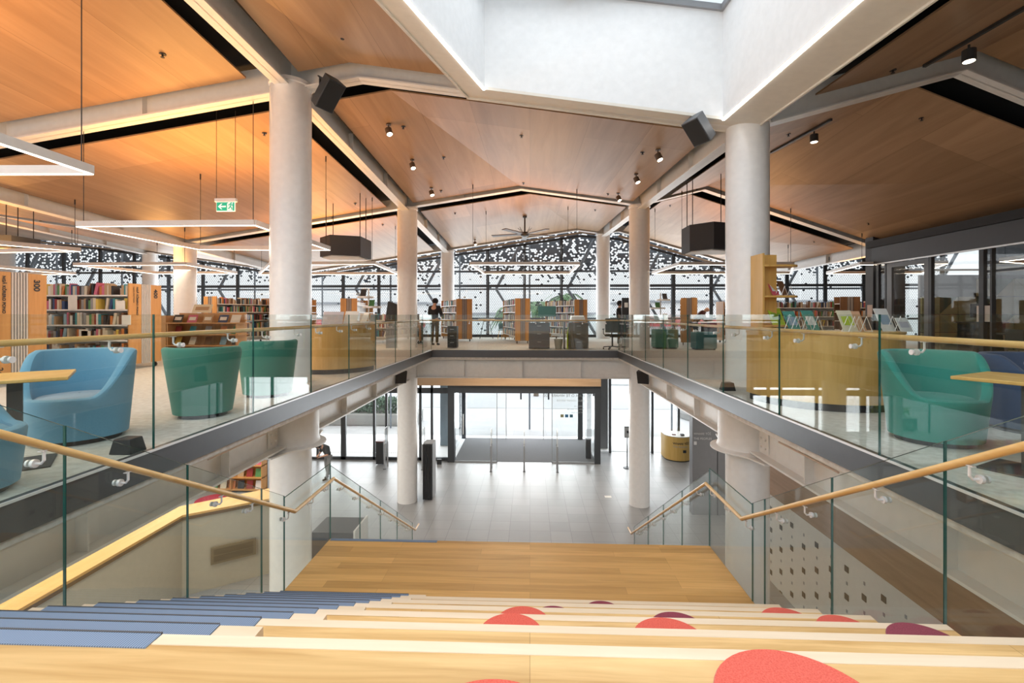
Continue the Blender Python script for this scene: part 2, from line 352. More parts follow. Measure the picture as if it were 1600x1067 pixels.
# ---------------------------------------------------------------- columns
DC = 0.35
rown = {Y1: 'nearest', Y2: 'second', Y3: 'third'}
def column(x, y, label, full=True, big=False):
    top = HZ(x, y)+.06
    z0 = GZ if full else 0
    t = thing('column', label, 'column', (x, y, z0))
    m = MB(); h = top-z0
    m.lathe([(DC, 0), (DC, h-.16), (DC-.01, h-.10)], 40)
    m.out('shaft', W_COL, t)
    m = MB(); m.lathe([(DC-.02, h-.12), (DC+.02, h-.10), (DC+.02, h-.035), (DC-.06, h-.01), (.04, h)], 40); m.out('cap_ring', W_COL, t)
    if full and big:   # wide steel drum at the floor beams, flared lower flange
        m = MB(); zb = -1.12-z0
        m.lathe([(.44, zb+.012), (.60, zb), (.60, zb+.03), (.50, zb+.05), (.475, zb+.12), (.475, zb+.83)], 48, caps=False); m.out('beam_drum', W_STEEL, t)
        for sy in (-1, 1):      # haunch flange sweeping into the beam
            m = MB(); xs = [(.10, .56), (.24, .50), (.36, .34), (.20, .62)]
            poly = [(-.56, 0.0), (.56, 0.0), (.42, .38*sy), (.26, .60*sy), (.17, .95*sy), (-.17, .95*sy), (-.26, .60*sy), (-.42, .38*sy)]
            if sy < 0: poly = poly[::-1]
            m.prism(poly, zb, zb+.025); m.out('haunch_plate', W_STEEL, t)
            m = MB()
            m.box(-.10, -.07 if 0 else .10, sy*.60-.008, sy*.60+.008, 0, 0.001)
            for sx in (-1, 1):
                m2 = MB()
                m2.box(sx*.02, sx*.036, min(sy*.52, sy*.80), max(sy*.52, sy*.80), zb+.13, zb+.62)
                for a in range(3):
                    for b_ in range(2): m2.cyl((sx*.036, sy*(.58+.14*b_), zb+.20+.14*a), (sx*.062, sy*(.58+.14*b_), zb+.20+.14*a), .019, n=6)
                m2.out('bolted_splice_plate', W_STEEL, t)
        tt = HZ(x, y)
    return t
column(-4.34, Y1, 'large white round column at left front of the void, blocking the mezzanine rail', big=True)
column(3.8, Y1, 'large white round column at right front of the void beside the oak display shelf', big=True)
column(-4.34, Y2, 'white column at the far left corner of the void, standing down to the hall')
column(3.8, Y2, 'white column at the far right corner of the void, standing down to the hall')
column(-4.34, Y3, 'slim distant column left of the middle, by the person in black')
column(3.8, Y3, 'slim distant column right of the middle, behind the black office chair')
column(-12.43, Y2, 'column behind the book display desk among the left bookshelves')
column(-20.5, Y3, 'distant column behind the 400 bookshelf at the left windows')
column(-28.6, Y3, 'distant column at the far left edge of the windows')
column(-12.43, Y3, 'distant column at the left windows half hidden by the big column')

# ---------------------------------------------------------------- roof beams
def roofbeam(p, q, label, d0=-.13, d1=.42, name='roof_beam'):
    m = MB(); m.beamv(p, q, .022, d0, d1); m.beamv(p, q, .26, d0, d0+.028)
    p, q = Vector(p), Vector(q); d = (q-p); n = max(1, round(d.length/2.6)); r = Vector((d.y, -d.x, 0)).normalized()
    for i in range(1, n):
        c = p+d*i/n; m.beamv(c-r*.12, c+r*.12, .014, d0, d1-.1)
    return tag(m.out(name, W_STEEL, smooth=False), label, 'beam', 'white steel roof beams')
def pt(x, y): return (x, y, HZ(x, y))
YN = 2.4
xn = {-28.6: 'far left', -20.5: 'outer left', -12.43: 'left bookshelf', -4.34: 'left void', 3.8: 'right void', 11.9: 'right meeting room'}
for x in (-20.5, -12.43, -4.34, 3.8, 11.9):
    for (a, b), nm in zip(((YN, Y1), (Y1, Y2), (Y2, Y3)), ('from the nearest column toward the viewer', 'between the nearest and second columns', 'between the second and third columns')):
        if x == 3.8 and a == YN: continue
        if x in (-20.5, 11.9) and a == YN: continue
        roofbeam(pt(x, a), pt(x, b), 'white roof beam over the %s column row %s' % (xn[x], nm))
for y, nm in ((Y1, 'nearest'), (Y2, 'second'), (Y3, 'third')):
    segs = [(-20.5, -12.43), (-12.43, -4.34), (-4.34, r1(y)), (r1(y), 3.8), (3.8, r2(y)), (r2(y), 11.9)]
    sn = ['in the outer left bay', 'falling left from the left void column', 'rising to the left ridge', 'falling from the ridge to the right void column', 'rising right of the right void column', 'falling right to the meeting room']
    for (a, b), t in zip(segs, sn):
        if y == Y1 and t.startswith('in the outer'): continue
        roofbeam(pt(a, y), pt(b, y), 'white cross roof beam of the %s column line %s' % (nm, t), *((-.13, .42) if y == Y1 else (.03, .42)))

# ---------------------------------------------------------------- plywood ceiling panels
def clip_x(poly, xf, keep):   # Sutherland-Hodgman against the slanting line x = xf(y)
    out = []; n = len(poly)
    for i in range(n):
        a, b = poly[i], poly[(i+1) % n]; da = (a[0]-xf(a[1]))*keep; db = (b[0]-xf(b[1]))*keep
        if da >= 0: out.append(a)
        if da*db < 0:
            t = da/(da-db); out.append((a[0]+(b[0]-a[0])*t, a[1]+(b[1]-a[1])*t))
    return out
GAP = .28
FARG = .66; FARY = .86
ridge = [r1, r2]
def panel(x0, x1, ya, yb, label, mat=PLY, holes=None):
    base = [(x0, ya), (x1, ya), (x1, yb), (x0, yb)]
    pieces = [base]
    for rf in (r1, lambda y: 3.8, r2):
        nxt = []
        for p in pieces:
            for k in (1, -1):
                c = clip_x(p, rf, k)
                if len(c) >= 3: nxt.append(c)
        pieces = nxt
    m = MB()
    for p in pieces:
        area_ = abs(sum(p[i][0]*p[(i+1) % len(p)][1]-p[(i+1) % len(p)][0]*p[i][1] for i in range(len(p))))/2
        if area_ < .01: continue
        m.slab([(x, y, HZ(x, y)+.10) for x, y in p], .03)
    if m.v: struct(m.out('ceiling_panel', mat, smooth=False), label)
bay = {0: 'outer left', 1: 'left', 2: 'left shelf', 3: 'central', 4: 'right', 5: 'far right'}
xs = [-30.5, -20.5, -12.43, -4.34, 3.8, 11.9, 22]
for i in range(6):
    for (ya, yb), nm in zip(((YN, Y1), (Y1, Y2), (Y2, Y3), (Y3, YW)), ('nearest', 'second', 'third', 'last')):
        if i == 3 and ya == YN: continue
        panel(xs[i]+(1.0 if i == 4 else FARG if i > 4 else GAP), xs[i+1]-(FARG if i <= 2 else GAP), ya+(FARY if ya != YN else 0), yb-(GAP if yb != YW else 0), 'plywood ceiling of the %s bay, %s strip' % (bay[i], nm))
# ceiling left of the roof light, up to its frame (skylight parallel to the ridge)
def skl(y): return -0.78+0.31*(y-8.0)       # inner left edge of the opening
def skf(y): return skl(y)-.46
for lo, hi in ((-4.34+GAP, None),):
    pieces = [[(-4.34+GAP, YN), (3.8, YN), (3.8, Y1-GAP), (-4.34+GAP, Y1-GAP)]]
    p = clip_x(pieces[0], lambda y: skf(y)-.20, -1)
    m = MB()
    for k in (1, -1):
        c = clip_x(p, r1, k)
        if len(c) >= 3: m.slab([(x, y, HZ(x, y)+.05) for x, y in c], .03)
    struct(m.out('ceiling_panel', PLY, smooth=False), 'plywood ceiling between the left void beam and the roof light')
# black sheet added above the gaps: blocks the sky, its colour darkens them
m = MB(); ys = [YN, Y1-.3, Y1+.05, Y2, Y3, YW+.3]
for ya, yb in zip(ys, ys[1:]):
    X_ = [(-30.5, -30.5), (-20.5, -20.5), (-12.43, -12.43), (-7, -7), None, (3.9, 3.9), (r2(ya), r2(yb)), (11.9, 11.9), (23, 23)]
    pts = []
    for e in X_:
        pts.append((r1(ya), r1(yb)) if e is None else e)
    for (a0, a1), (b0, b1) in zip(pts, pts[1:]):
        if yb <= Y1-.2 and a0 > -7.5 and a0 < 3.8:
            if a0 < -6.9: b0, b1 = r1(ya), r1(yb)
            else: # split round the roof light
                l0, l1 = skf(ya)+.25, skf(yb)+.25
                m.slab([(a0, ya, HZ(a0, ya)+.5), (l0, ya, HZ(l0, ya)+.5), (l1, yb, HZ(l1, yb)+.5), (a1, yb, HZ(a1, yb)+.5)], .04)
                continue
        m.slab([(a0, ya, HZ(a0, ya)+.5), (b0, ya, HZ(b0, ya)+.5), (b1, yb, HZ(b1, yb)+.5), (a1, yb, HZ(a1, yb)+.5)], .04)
struct(m.out('ceiling_black_sheet', BLACK, smooth=False))

# ---------------------------------------------------------------- roof light
YS0, YS1, XS1 = 2.9, 8.0, 3.25
def P_(x, y, dz=0): return (x, y, 5.14+.0545*(y-8.33)-.145*(x+.3)+dz)
t = thing('roof_light', 'large white rectangular roof light opening with glowing edges above the void', 'skylight', (1.2, 5.5, 5.0))
t['kind'] = 'structure'
def child(mb, name, mat, par=None, **k):
    par = par or t
    mb.v = [(v[0]-par.location.x, v[1]-par.location.y, v[2]-par.location.z) for v in mb.v]
    return mb.out(name, mat, par, **k)
fz, sh = -.10, 1.75
A, B, Cc, D = (skl(YS0), YS0), (XS1, YS0), (XS1, YS1), (skl(YS1), YS1)
Ao, Bo, Co, Do = (skf(YS0), YS0-.4), (3.86, YS0-.4), (3.86, Y1+.12), (skf(Y1)+.02, Y1+.12)
m = MB()
for i, o in (((A, D), (Ao, Do)), ((D, Cc), (Do, Co)), ((Cc, B), (Co, Bo))):
    q = [P_(*o[0], fz), P_(*o[1], fz), P_(*i[1], fz), P_(*i[0], fz)]
    m.slab(q, .05)
for a, b in ((Ao, Do), (Do, Co), (Co, Bo)):
    p, q = P_(*a, fz), P_(*b, fz); m.bar(Vector(p)+Vector((0, 0, .2)), Vector(q)+Vector((0, 0, .2)), .03, .45)
child(m, 'frame', W_CREAM, smooth=False)
m = MB()
for a, b in ((A, D), (D, Cc), (Cc, B), (B, A)):
    p0, p1 = P_(*a, fz+.05), P_(*b, fz+.05); q0, q1 = P_(*a, sh), P_(*b, sh)
    d = (Vector(p1)-Vector(p0)).normalized(); nrm = Vector((-d.y, d.x, 0)).normalized()*.03
    m.add([p0, p1, q1, q0, Vector(p0)+nrm, Vector(p1)+nrm, Vector(q1)+nrm, Vector(q0)+nrm], [(0, 1, 2, 3), (7, 6, 5, 4), (0, 4, 5, 1), (3, 2, 6, 7), (0, 3, 7, 4), (1, 5, 6, 2)])
child(m, 'shaft', W_PAINT, smooth=False)
m = MB()
for a, b in (((A[0]-.005, A[1]), (D[0]-.005, D[1])), ((Cc[0]+.004, Cc[1]), (B[0]+.004, B[1]))):
    m.bar(P_(*a, fz+.0), P_(*b, fz+.0), .035, .03)
child(m, 'edge_light', LEDC, smooth=False)
m = MB()
for a, b in ((A, D), (D, Cc), (Cc, B), (B, A)): m.bar(P_(*a, sh+.02), P_(*b, sh+.02), .10, .10)
m.bar(P_(.7, YS0, sh+.06), P_(.7, YS1, sh+.06), .11, .34)
child(m, 'glazing_bar', GREY, smooth=False)
m = MB(); m.slab([P_(*A, sh+.10), P_(*B, sh+.10), P_(*Cc, sh+.10), P_(*D, sh+.10)], .02); child(m, 'roof_glass', GLR, smooth=False)

# ---------------------------------------------------------------- walls
m = MB(); m.box(-31.2, -31, -3, YW, GZ, 7)
struct(m.out('wall_left', W_CREAM, smooth=False))
m = MB(); m.box(24, 24.2, -3, YW, GZ, 6.4)
struct(m.out('wall_right', DGREY, smooth=False))
m = MB(); m.box(3.4, 24, -3.2, -3, 0, 6); struct(m.out('wall_light_block', DGREY, smooth=False), 'unseen wall added behind the viewer to darken the right side')  # unseen wall, added to keep sky light off the right-hand ceiling
m = MB(); m.slab([(4.1, -3, HZ(4.1, YN)+.5), (24, -3, HZ(23, YN)+.5), (24, YN, HZ(23, YN)+.5), (4.1, YN, HZ(4.1, YN)+.5)], .05); struct(m.out('ceiling_light_block', DGREY, smooth=False))  # unseen ceiling, added with the wall so the right side stays dark
m = MB(); m.box(-31, 24, YW, YW+.1, -.9, .03); m.box(-31, 24, YW+.05, YW+.3, -1.4, -.1)
struct(m.out('wall_back', DARK, smooth=False), 'dark slab edge below the facade glazing')

# facade glazing: five big bays with dark mullions, each a window
def htop(x): return HZ(x, YW)+.02
edges = [-31, -24.5, -16.46, -8.39, -.27, 7.85, 15.9, 24]
for k in range(7):
    x0, x1 = edges[k], edges[k+1]
    w_ = thing('window_%d' % (k+1), 'tall facade glazing with dark mullions behind the shelves, bay %d from the left' % (k+1), 'window', (x0, YW, 0)); w_['kind'] = 'structure'
    m = MB(); n = max(2, round((x1-x0)/2.02))
    for j in range(n+1):
        x = x0+(x1-x0)*j/n
        if k and j == 0: continue
        m.box(x-.045, x+.045, YW-.06, YW+.08, 0.03, htop(x))
        m.box(x-.11, x-.06, YW-.02, YW+.06, 0.03, htop(x))
    for z, hh in ((0.07, .07), (1.02, .05), (2.82, .07), (3.62, .05)):
        for j in range(n):
            a, b = x0+(x1-x0)*j/n, x0+(x1-x0)*(j+1)/n
            if z+.1 < min(htop(a), htop(b)): m.box(a, b, YW-.05, YW+.07, z-hh, z+hh)
    for j in range(8):
        a, b = x0+(x1-x0)*j/8, x0+(x1-x0)*(j+1)/8
        m.bar((a, YW, htop(a)-.03), (b, YW, htop(b)-.03), .12, .12)
    child(m, 'window_frame', DARK, w_, smooth=False)
    m = MB(); xs2 = sorted(set([x0, x1]+[q for q in (-12.43, r1(YW), 3.8, r2(YW), 11.9, -20.5) if x0 < q < x1]))
    for a, b in zip(xs2, xs2[1:]):
        m.add([(a, YW+.02, .03), (b, YW+.02, .03), (b, YW+.02, htop(b)), (a, YW+.02, htop(a)), (a, YW+.03, .03), (b, YW+.03, .03), (b, YW+.03, htop(b)), (a, YW+.03, htop(a))],
              [(0, 1, 2, 3), (7, 6, 5, 4), (0, 4, 5, 1), (1, 5, 6, 2), (2, 6, 7, 3), (3, 7, 4, 0)])
    child(m, 'pane', GLW, w_, smooth=False)

# perforated metal screen outside: hexagonal field of holes, sparse near the top
def screen_mat():
    m = bpy.data.materials.new('perforated_metal'); m.use_nodes = True; nt = m.node_tree; N, L = nt.nodes, nt.links
    b = N['Principled BSDF']; out = N['Material Output']
    b.inputs['Base Color'].default_value = (0.075, 0.09, 0.11, 1); b.inputs['Roughness'].default_value = 0.6
    tc = N.new('ShaderNodeTexCoord'); sp = N.new('ShaderNodeSeparateXYZ'); L.new(tc.outputs['Object'], sp.inputs[0])
    def M(op, a, c=None, d=None):
        n = N.new('ShaderNodeMath'); n.operation = op
        for i, v in enumerate((a, c, d)):
            if v is None: continue
            if isinstance(v, (int, float)): n.inputs[i].default_value = v
            else: L.new(v, n.inputs[i])
        return n.outputs[0]
    px_, pz_ = .125, .092
    row = M('FLOOR', M('DIVIDE', sp.outputs[2], pz_)); par = M('MODULO', M('ABSOLUTE', row), 2)
    u = M('ADD', M('DIVIDE', sp.outputs[0], px_), M('MULTIPLY', par, .5)); col = M('FLOOR', u)
    fu = M('SUBTRACT', M('SUBTRACT', u, col), .5); fv = M('SUBTRACT', M('SUBTRACT', M('DIVIDE', sp.outputs[2], pz_), row), .5)
    dist = M('ADD', M('POWER', M('ABSOLUTE', M('MULTIPLY', fu, 2.18)), 3), M('POWER', M('ABSOLUTE', M('MULTIPLY', fv, 1.98)), 3))
    hole = M('LESS_THAN', dist, 1.0)
    cv = N.new('ShaderNodeCombineXYZ'); L.new(col, cv.inputs[0]); L.new(row, cv.inputs[1])
    wn = N.new('ShaderNodeTexWhiteNoise'); wn.noise_dimensions = '2D'; L.new(cv.outputs[0], wn.inputs['Vector'])
    no = N.new('ShaderNodeTexNoise'); no.inputs['Scale'].default_value = .75; no.inputs['Detail'].default_value = 3; L.new(tc.outputs['Object'], no.inputs['Vector'])
    lvl = M('ADD', M('MULTIPLY', M('SUBTRACT', sp.outputs[2], 3.15), .6), M('MULTIPLY', M('SUBTRACT', no.outputs['Fac'], .5), 1.1))
    lvl = M('MINIMUM', M('MAXIMUM', lvl, 0.02), 0.66)
    keep = M('GREATER_THAN', wn.outputs['Value'], lvl)
    fac = M('MULTIPLY', hole, keep)
    tr = N.new('ShaderNodeBsdfTransparent'); mx = N.new('ShaderNodeMixShader')
    L.new(fac, mx.inputs[0]); L.new(b.outputs[0], mx.inputs[1]); L.new(tr.outputs[0], mx.inputs[2]); L.new(mx.outputs[0], out.inputs[0])
    return m
SCR = screen_mat()
for k in range(7):
    x0, x1 = edges[k]-.5, edges[k+1]-.5
    m = MB(); m.add([(x0, 27.2, -.9), (x1-.03, 27.2, -.9), (x1-.03, 27.2, 7.2), (x0, 27.2, 7.2)], [(0, 1, 2, 3)])
    o = m.out('perforated_screen', SCR, smooth=False)
    s_ = o.modifiers.new('solid', 'SOLIDIFY'); s_.thickness = .004; s_.use_rim = True
    tag(o, 'dark perforated metal sun screen outside the glazing, bay %d from the left' % (k+1), 'screen', 'perforated facade screens', 'structure')
# zigzag steel bracing between glass and screen
BR = plain('brace_paint', (0.20, 0.23, 0.27), 0.5)
x = -30.2; k = 0
while x < 23:
    m = MB(); m.tube([(x+1.9, 26.5, 6.2), (x, 26.5, 2.7), (x+1.65, 26.5, 0.0), (x+1.65, 26.5, -.5)], .085, 8)
    o = m.out('facade_brace', BR); tag(o, 'grey steel V brace outside the glazing, number %d from the left' % (k+1), 'brace', 'steel braces behind the glazing'); k += 1; x += 4.04
m = MB(); x = -28.3
while x < 24: m.cyl((x, 26.9, GZ), (x, 26.9, 7.2), .05, n=8); x += 4.04
for z in (2.7, 6.3): m.bar((-31, 26.8, z), (24, 26.8, z), .08, .10)
struct(m.out('trim_3', BR), 'steel posts and rails carrying the perforated screen')
# ================================================================ stair and bleachers
G_, R_ = .33, .1833
def ey(k): return 1.70+.03+G_*k          # front edge of tread k
BX = -1.40                               # stair | bleacher boundary
t = thing('stair_flight', 'upper stair flight with ribbed blue mats along the left glass', 'stairs', (SX0, 1.73, 0))
for k in range(1, 12):
    m = MB(); m.box(SX0+.035, BX, ey(k-1)-.02, ey(k), -R_*k-.16, -R_*k-.004); child(m, 'tread', W_NOSE, t, smooth=False)
for k in range(0, 12):
    m = MB(); m.box(SX0+.13, BX-.005 if k % 2 == 0 else BX+.0, ey(k-1)+.01 if k else 1.655, ey(k)+.002, -R_*k-.004, -R_*k+.005); m.box(SX0+.13, BX-.005, ey(k), ey(k)+.006, -R_*k-.04, -R_*k+.004)
    child(m, 'mat', MAT_BLUE, t, smooth=False)
    m = MB(); m.box(SX0+.13, BX-.005, ey(k)-.001, ey(k)+.007, -R_*k-.05, -R_*k+.007); child(m, 'mat_edge', DGREY, t, smooth=False)
for k in range(1, 13):
    m = MB(); m.box(SX0+.035, BX, ey(k-1)-.03, ey(k-1)-.002, -R_*k-.0, -R_*(k-1)-.01); child(m, 'riser', W_LAND, t, smooth=False)
# little blocks between mats and bleachers (half steps)
for k in range(1, 12, 2):
    m = MB(); m.box(BX+.0, BX+.20, ey(k-1)-.0, ey(k), -R_*(k+1), -R_*k); child(m, 'side_block', W_NOSE, t, smooth=False)
bl = thing('bleacher', 'pale oak seating bleachers stepping down right of the blue mats', 'bleacher', (0, 1.73, 0))
for k in range(0, 7):
    y1 = ey(2*k); z = -2*R_*k; y0 = ey(2*k-2)-.02 if k else -3
    if k == 0:
        m = MB(); m.box(BX, SX1-.02, y1-.055, y1, -.03, .003); child(m, 'nosing', W_NOSE, bl, smooth=False)
        m = MB(); m.box(BX, SX1, y1-.05, y1-.01, -.36, -.03); child(m, 'riser', W_LAND, bl, smooth=False)
    elif k < 6:
        m = MB(); m.box(BX+(.0), SX1-.035, y0, y1-.055, z-.04, z); child(m, 'seat_board', W_FLOOR, bl, smooth=False)
        m = MB(); m.box(BX, SX1-.035, y1-.055, y1, z-.04, z+.001); child(m, 'nosing', W_NOSE, bl, smooth=False)
        m = MB(); m.box(BX, SX1-.04, y1-.05, y1-.02, z-.37, z-.04); child(m, 'riser', W_LAND, bl, smooth=False)
# pale nosing line on the whole floor edge left of the mats
YL0, YL1, ZL = ey(12), 7.03, -2.2
m = MB(); m.box(SX0, SX1, YL0-.35, YL1, ZL-.28, ZL)
struct(m.out('floor_landing', W_LAND, smooth=False), 'oak boarded half landing')
m = MB(); m.box(SX0+.02, BX, YL1-.06, YL1+.004, ZL-.03, ZL+.005)
struct(m.out('trim_4', MAT_BLUE, smooth=False), 'dark mat strip on the landing edge above the lower stair')
# lower flight and lower bleachers down to the hall
nl = 17; gl, rl = .30, (GZ-ZL)/nl
lf = thing('lower_stair', 'lower stair flight descending from the landing into the hall', 'stairs', (0, YL1, ZL))
for k in range(1, nl):
    m = MB(); m.box(SX0, BX, YL1+gl*(k-1), YL1+gl*k, ZL+rl*k-.2, ZL+rl*k); child(m, 'tread', W_NOSE, lf, smooth=False)
lb_ = thing('lower_bleacher', 'lower oak bleachers below the landing, hidden behind its edge', 'bleacher', (0, YL1, ZL))
for k in range(1, nl//2+1):
    m = MB(); m.box(BX, SX1, YL1+2*gl*(k-1), YL1+2*gl*k, ZL+2*rl*k-.2, ZL+2*rl*k); child(m, 'seat_board', W_FLOOR, lb_, smooth=False)
# side stringers / under-stair walls
for x, nm_ in ((SX0-.02, 'wall_stair_left'), (SX1+.0, 'wall_stair_right')):
    m = MB(); m.add([(x, -1, -.3), (x, 1.7, -.3), (x, YL0, ZL-.3), (x, YL1, ZL-.3), (x, YL1+5.0, GZ), (x, 1.0, GZ), (x, -1, GZ)] + [(x+.02, -1, -.3), (x+.02, 1.7, -.3), (x+.02, YL0, ZL-.3), (x+.02, YL1, ZL-.3), (x+.02, YL1+5.0, GZ), (x+.02, 1.0, GZ), (x+.02, -1, GZ)],
          [(6, 5, 4, 3, 2, 1, 0), (7, 8, 9, 10, 11, 12, 13)] + [(i, (i+1) % 7, 7+(i+1) % 7, 7+i) for i in range(7)])
    struct(m.out(nm_, W_CREAM, smooth=False))

# round felt seat pads on the bleachers
def pad(px, py, rx, ry, mat, label, k, hx=None):
    """centre estimated where the photo shows it, on bleacher level k"""
    z = -2*R_*k
    p = hx if hx else at(px, py, Z=z)
    m = MB(); m.lathe([(0.001, 0), (1, 0), (1.0, .5), (.985, 1), (0.001, 1)], 48, caps=False)
    m.v = [(v[0]*rx, v[1]*ry, v[2]*.012) for v in m.v]
    o = m.out('seat_pad', mat, loc=(p[0], p[1], z+.001)); tag(o, label, 'seat pad', 'round felt pads on the bleachers'); return o
def padk(px, k, mat, label, r=.17, back=.06):
    y = ey(2*k)-.055-r+back
    d = proj_dirs(px, 900); x = d.x/d.y*(y+ .0)
    pad(0, 0, r, r, mat, label, k, (x, y))
padk(1262, 0, REDF, 'large bright red round pad on the top level nearest the viewer', .265, .05)
padk(765, 0, REDF, 'red round pad cut by the bottom edge of the picture', .265, -.125)
padk(798, 2, REDF, 'bright red pad left of centre, nearer of the two red pads there', .20, .045)
padk(1049, 2, REDF, 'bright red pad right of centre with a thin plum pad just beyond it', .225, .04)
padk(1455, 2, MAROON, 'plum coloured pad near the right end of its step', .21, .05)
padk(817, 3, REDF, 'red pad left of centre, the farther of the two red pads there', .21, .05)
padk(1062, 3, MAROON, 'thin plum pad just beyond the red pad right of centre', .21, .025)
padk(1326, 3, REDF, 'red pad at the right between the plum pad and the pad by the glass', .20, .035)
o_ = padk(1236, 4, REDF, 'red pad in front of the right glass at the lower end of the bleachers', .235, .05)
padk(866, 4, MAROON, 'tiny sliver of a maroon pad left of the small dark maroon pad', .19, -.005)
padk(943, 5, MAROON, 'small dark maroon pad on the lowest step by the landing', .20, .03)

# ================================================================ balustrades
def gpane(par, a, b, z0a, z1a, z0b, z1b, th=.018, name='glass_panel', edges_=True):
    """one toughened pane standing between a and b with dark green edges"""
    a, b = Vector((*a, 0)), Vector((*b, 0)); d = (b-a).normalized(); r = Vector((d.y, -d.x, 0))*th/2; g = d*.003
    a2, b2 = a+g, b-g
    vs = [a2-r+Vector((0, 0, z0a)), b2-r+Vector((0, 0, z0b)), b2-r+Vector((0, 0, z1b)), a2-r+Vector((0, 0, z1a)),
          a2+r+Vector((0, 0, z0a)), b2+r+Vector((0, 0, z0b)), b2+r+Vector((0, 0, z1b)), a2+r+Vector((0, 0, z1a))]
    m = MB(); m.add(vs, [(0, 1, 2, 3), (7, 6, 5, 4)]); g_ = child(m, name, GL, par, smooth=False)
    m = MB(); m.add(vs, [(3, 2, 6, 7), (0, 3, 7, 4), (2, 1, 5, 6)]); m.v = [(v[0]-0, v[1], v[2]) for v in m.v]
    e = child(m, 'glass_edge', GL_EDGE, par, smooth=False)
    e.parent = g_
    return g_
def railtube(par, pts, r=.024, mat=None):
    m = MB(); m.tube(pts, r, 14); return child(m, 'handrail', mat or RAIL, par)
def bracket(par, p, out, drop=.105, reach=.075):
    """steel arm from under the rail to a disc clamped on the glass; out = unit vector rail -> glass"""
    p = Vector(p); o = Vector(out)
    m = MB(); m.tube([p+Vector((0, 0, -.02)), p+Vector((0, 0, -drop+.02)), p+Vector((0, 0, -drop))+o*.018, p+Vector((0, 0, -drop))+o*(reach-.02)], .0085, 8)
    m.cyl(p+Vector((0, 0, -drop))+o*(reach-.024), p+Vector((0, 0, -drop))+o*(reach-.004), .026, n=16)
    m.cyl(p+Vector((0, 0, -drop))+o*(reach+.016), p+Vector((0, 0, -drop))+o*(reach+.03), .022, n=16)
    m.bar(p+Vector((0, -.03, -.024)), p+Vector((0, .03, -.024)), .022, .006)
    return child(m, 'bracket', SILVER, par)
GT = 1.225
ml = thing('balustrade', 'glass balustrade with oak handrail along the left edge of the mezzanine', 'balustrade', (XL-.03, 2.0, 0))
yl = [1.05, 2.6, 4.12, 5.65, 7.18, 8.71, 10.24, 11.77, 13.3, 14.8, 16.13]
for a, b in zip(yl, yl[1:]): gpane(ml, (XL-.0, a), (XL-.0, b), -.1, GT, -.1, GT)
railtube(ml, [(XL-.09, .8, 1.03), (XL-.09, 16.2, 1.03), ])
for a, b in zip(yl, yl[1:]):
    bracket(ml, (XL-.09, a+.35, 1.03), (1, 0, 0)); bracket(ml, (XL-.09, b-.35, 1.03), (1, 0, 0))
mr = thing('balustrade', 'glass balustrade with oak handrail along the right edge of the mezzanine', 'balustrade', (XR+.03, 2.0, 0))
yr = [1.0, 2.6, 4.17, 5.8, 7.45, 9.1, 10.75, 12.4, 14.0, 15.1, 16.13]
for a, b in zip(yr, yr[1:]): gpane(mr, (XR+.0, a), (XR+.0, b), -.1, GT, -.1, GT)
railtube(mr, [(XR+.09, .8, 1.03), (XR+.09, 16.2, 1.03)])
for a, b in zip(yr, yr[1:]):
    bracket(mr, (XR+.09, a+.35, 1.03), (-1, 0, 0)); bracket(mr, (XR+.09, b-.35, 1.03), (-1, 0, 0))
mf = thing('balustrade', 'glass balustrade with oak handrail across the far edge of the void', 'balustrade', (0, YF+.03, 0))
xf_ = [XL, -1.8, -.2, 1.4, XR]
for a, b in zip(xf_, xf_[1:]): gpane(mf, (a, YF+.0), (b, YF+.0), -.1, GT, -.1, GT)
m = MB(); m.tube([(XL-.09, YF+.09, 1.03), (XR+.09, YF+.09, 1.03)], .024, 12); child(m, 'handrail', RAIL, mf)
for x in (-3.0, -2.1, -1.4, -.6, .2, 1.0, 1.8, 2.6): bracket(mf, (x, YF+.09, 1.03), (0, -1, 0))

def stair_bal(sx, name, xg, sgn):
    """sgn: +1 when the glass is on the right of the stair"""
    t = thing('stair_balustrade', name, 'balustrade', (xg, 4, -1.5))
    pz = lambda y: max(ZL, -.555*(y-1.73)) if y < YL0 else ZL
    xr_ = xg - sgn*.075
    ysl = [0.6, 1.9, 2.95, 4.05, 5.2, YL0] if sgn < 0 else [0.6, 2.0, 3.1, 4.22, 5.4, YL0]
    H_ = 1.17
    for i, (a, b) in enumerate(zip(ysl, ysl[1:])):
        gpane(t, (xg, a), (xg, b), pz(a)-.32, min(pz(a), .555*1.2)+H_ if a > 1.7 else pz(a)*0-.555*(a-1.73)+H_, pz(b)-.32, -.555*(b-1.73)+H_)
    gpane(t, (xg, YL0), (xg, YL1-.0), ZL-.1, ZL+1.15, ZL-.1, ZL+1.15)
    zr = lambda y: -.555*(y-1.73)+.98
    railtube(t, [(xr_, .3, zr(.3)), (xr_, YL0+.12, ZL+.93), (xr_, YL1-.05, ZL+.94)])
    for y in ((2.75, 3.35, 4.4, 4.9, 5.65) if sgn < 0 else (2.85, 3.6, 4.5, 5.0, 5.7)):
        bracket(t, (xr_, y, zr(y)), (sgn, 0, 0))
    for y in (6.3, 6.8): bracket(t, (xr_, y, ZL+.94), (sgn, 0, 0))
    return t
stair_bal('l', 'glass balustrade with sloping oak handrail along the left side of the upper stair', SX0, -1)
stair_bal('r', 'glass balustrade with sloping oak handrail along the right side of the upper stair', SX1, 1)
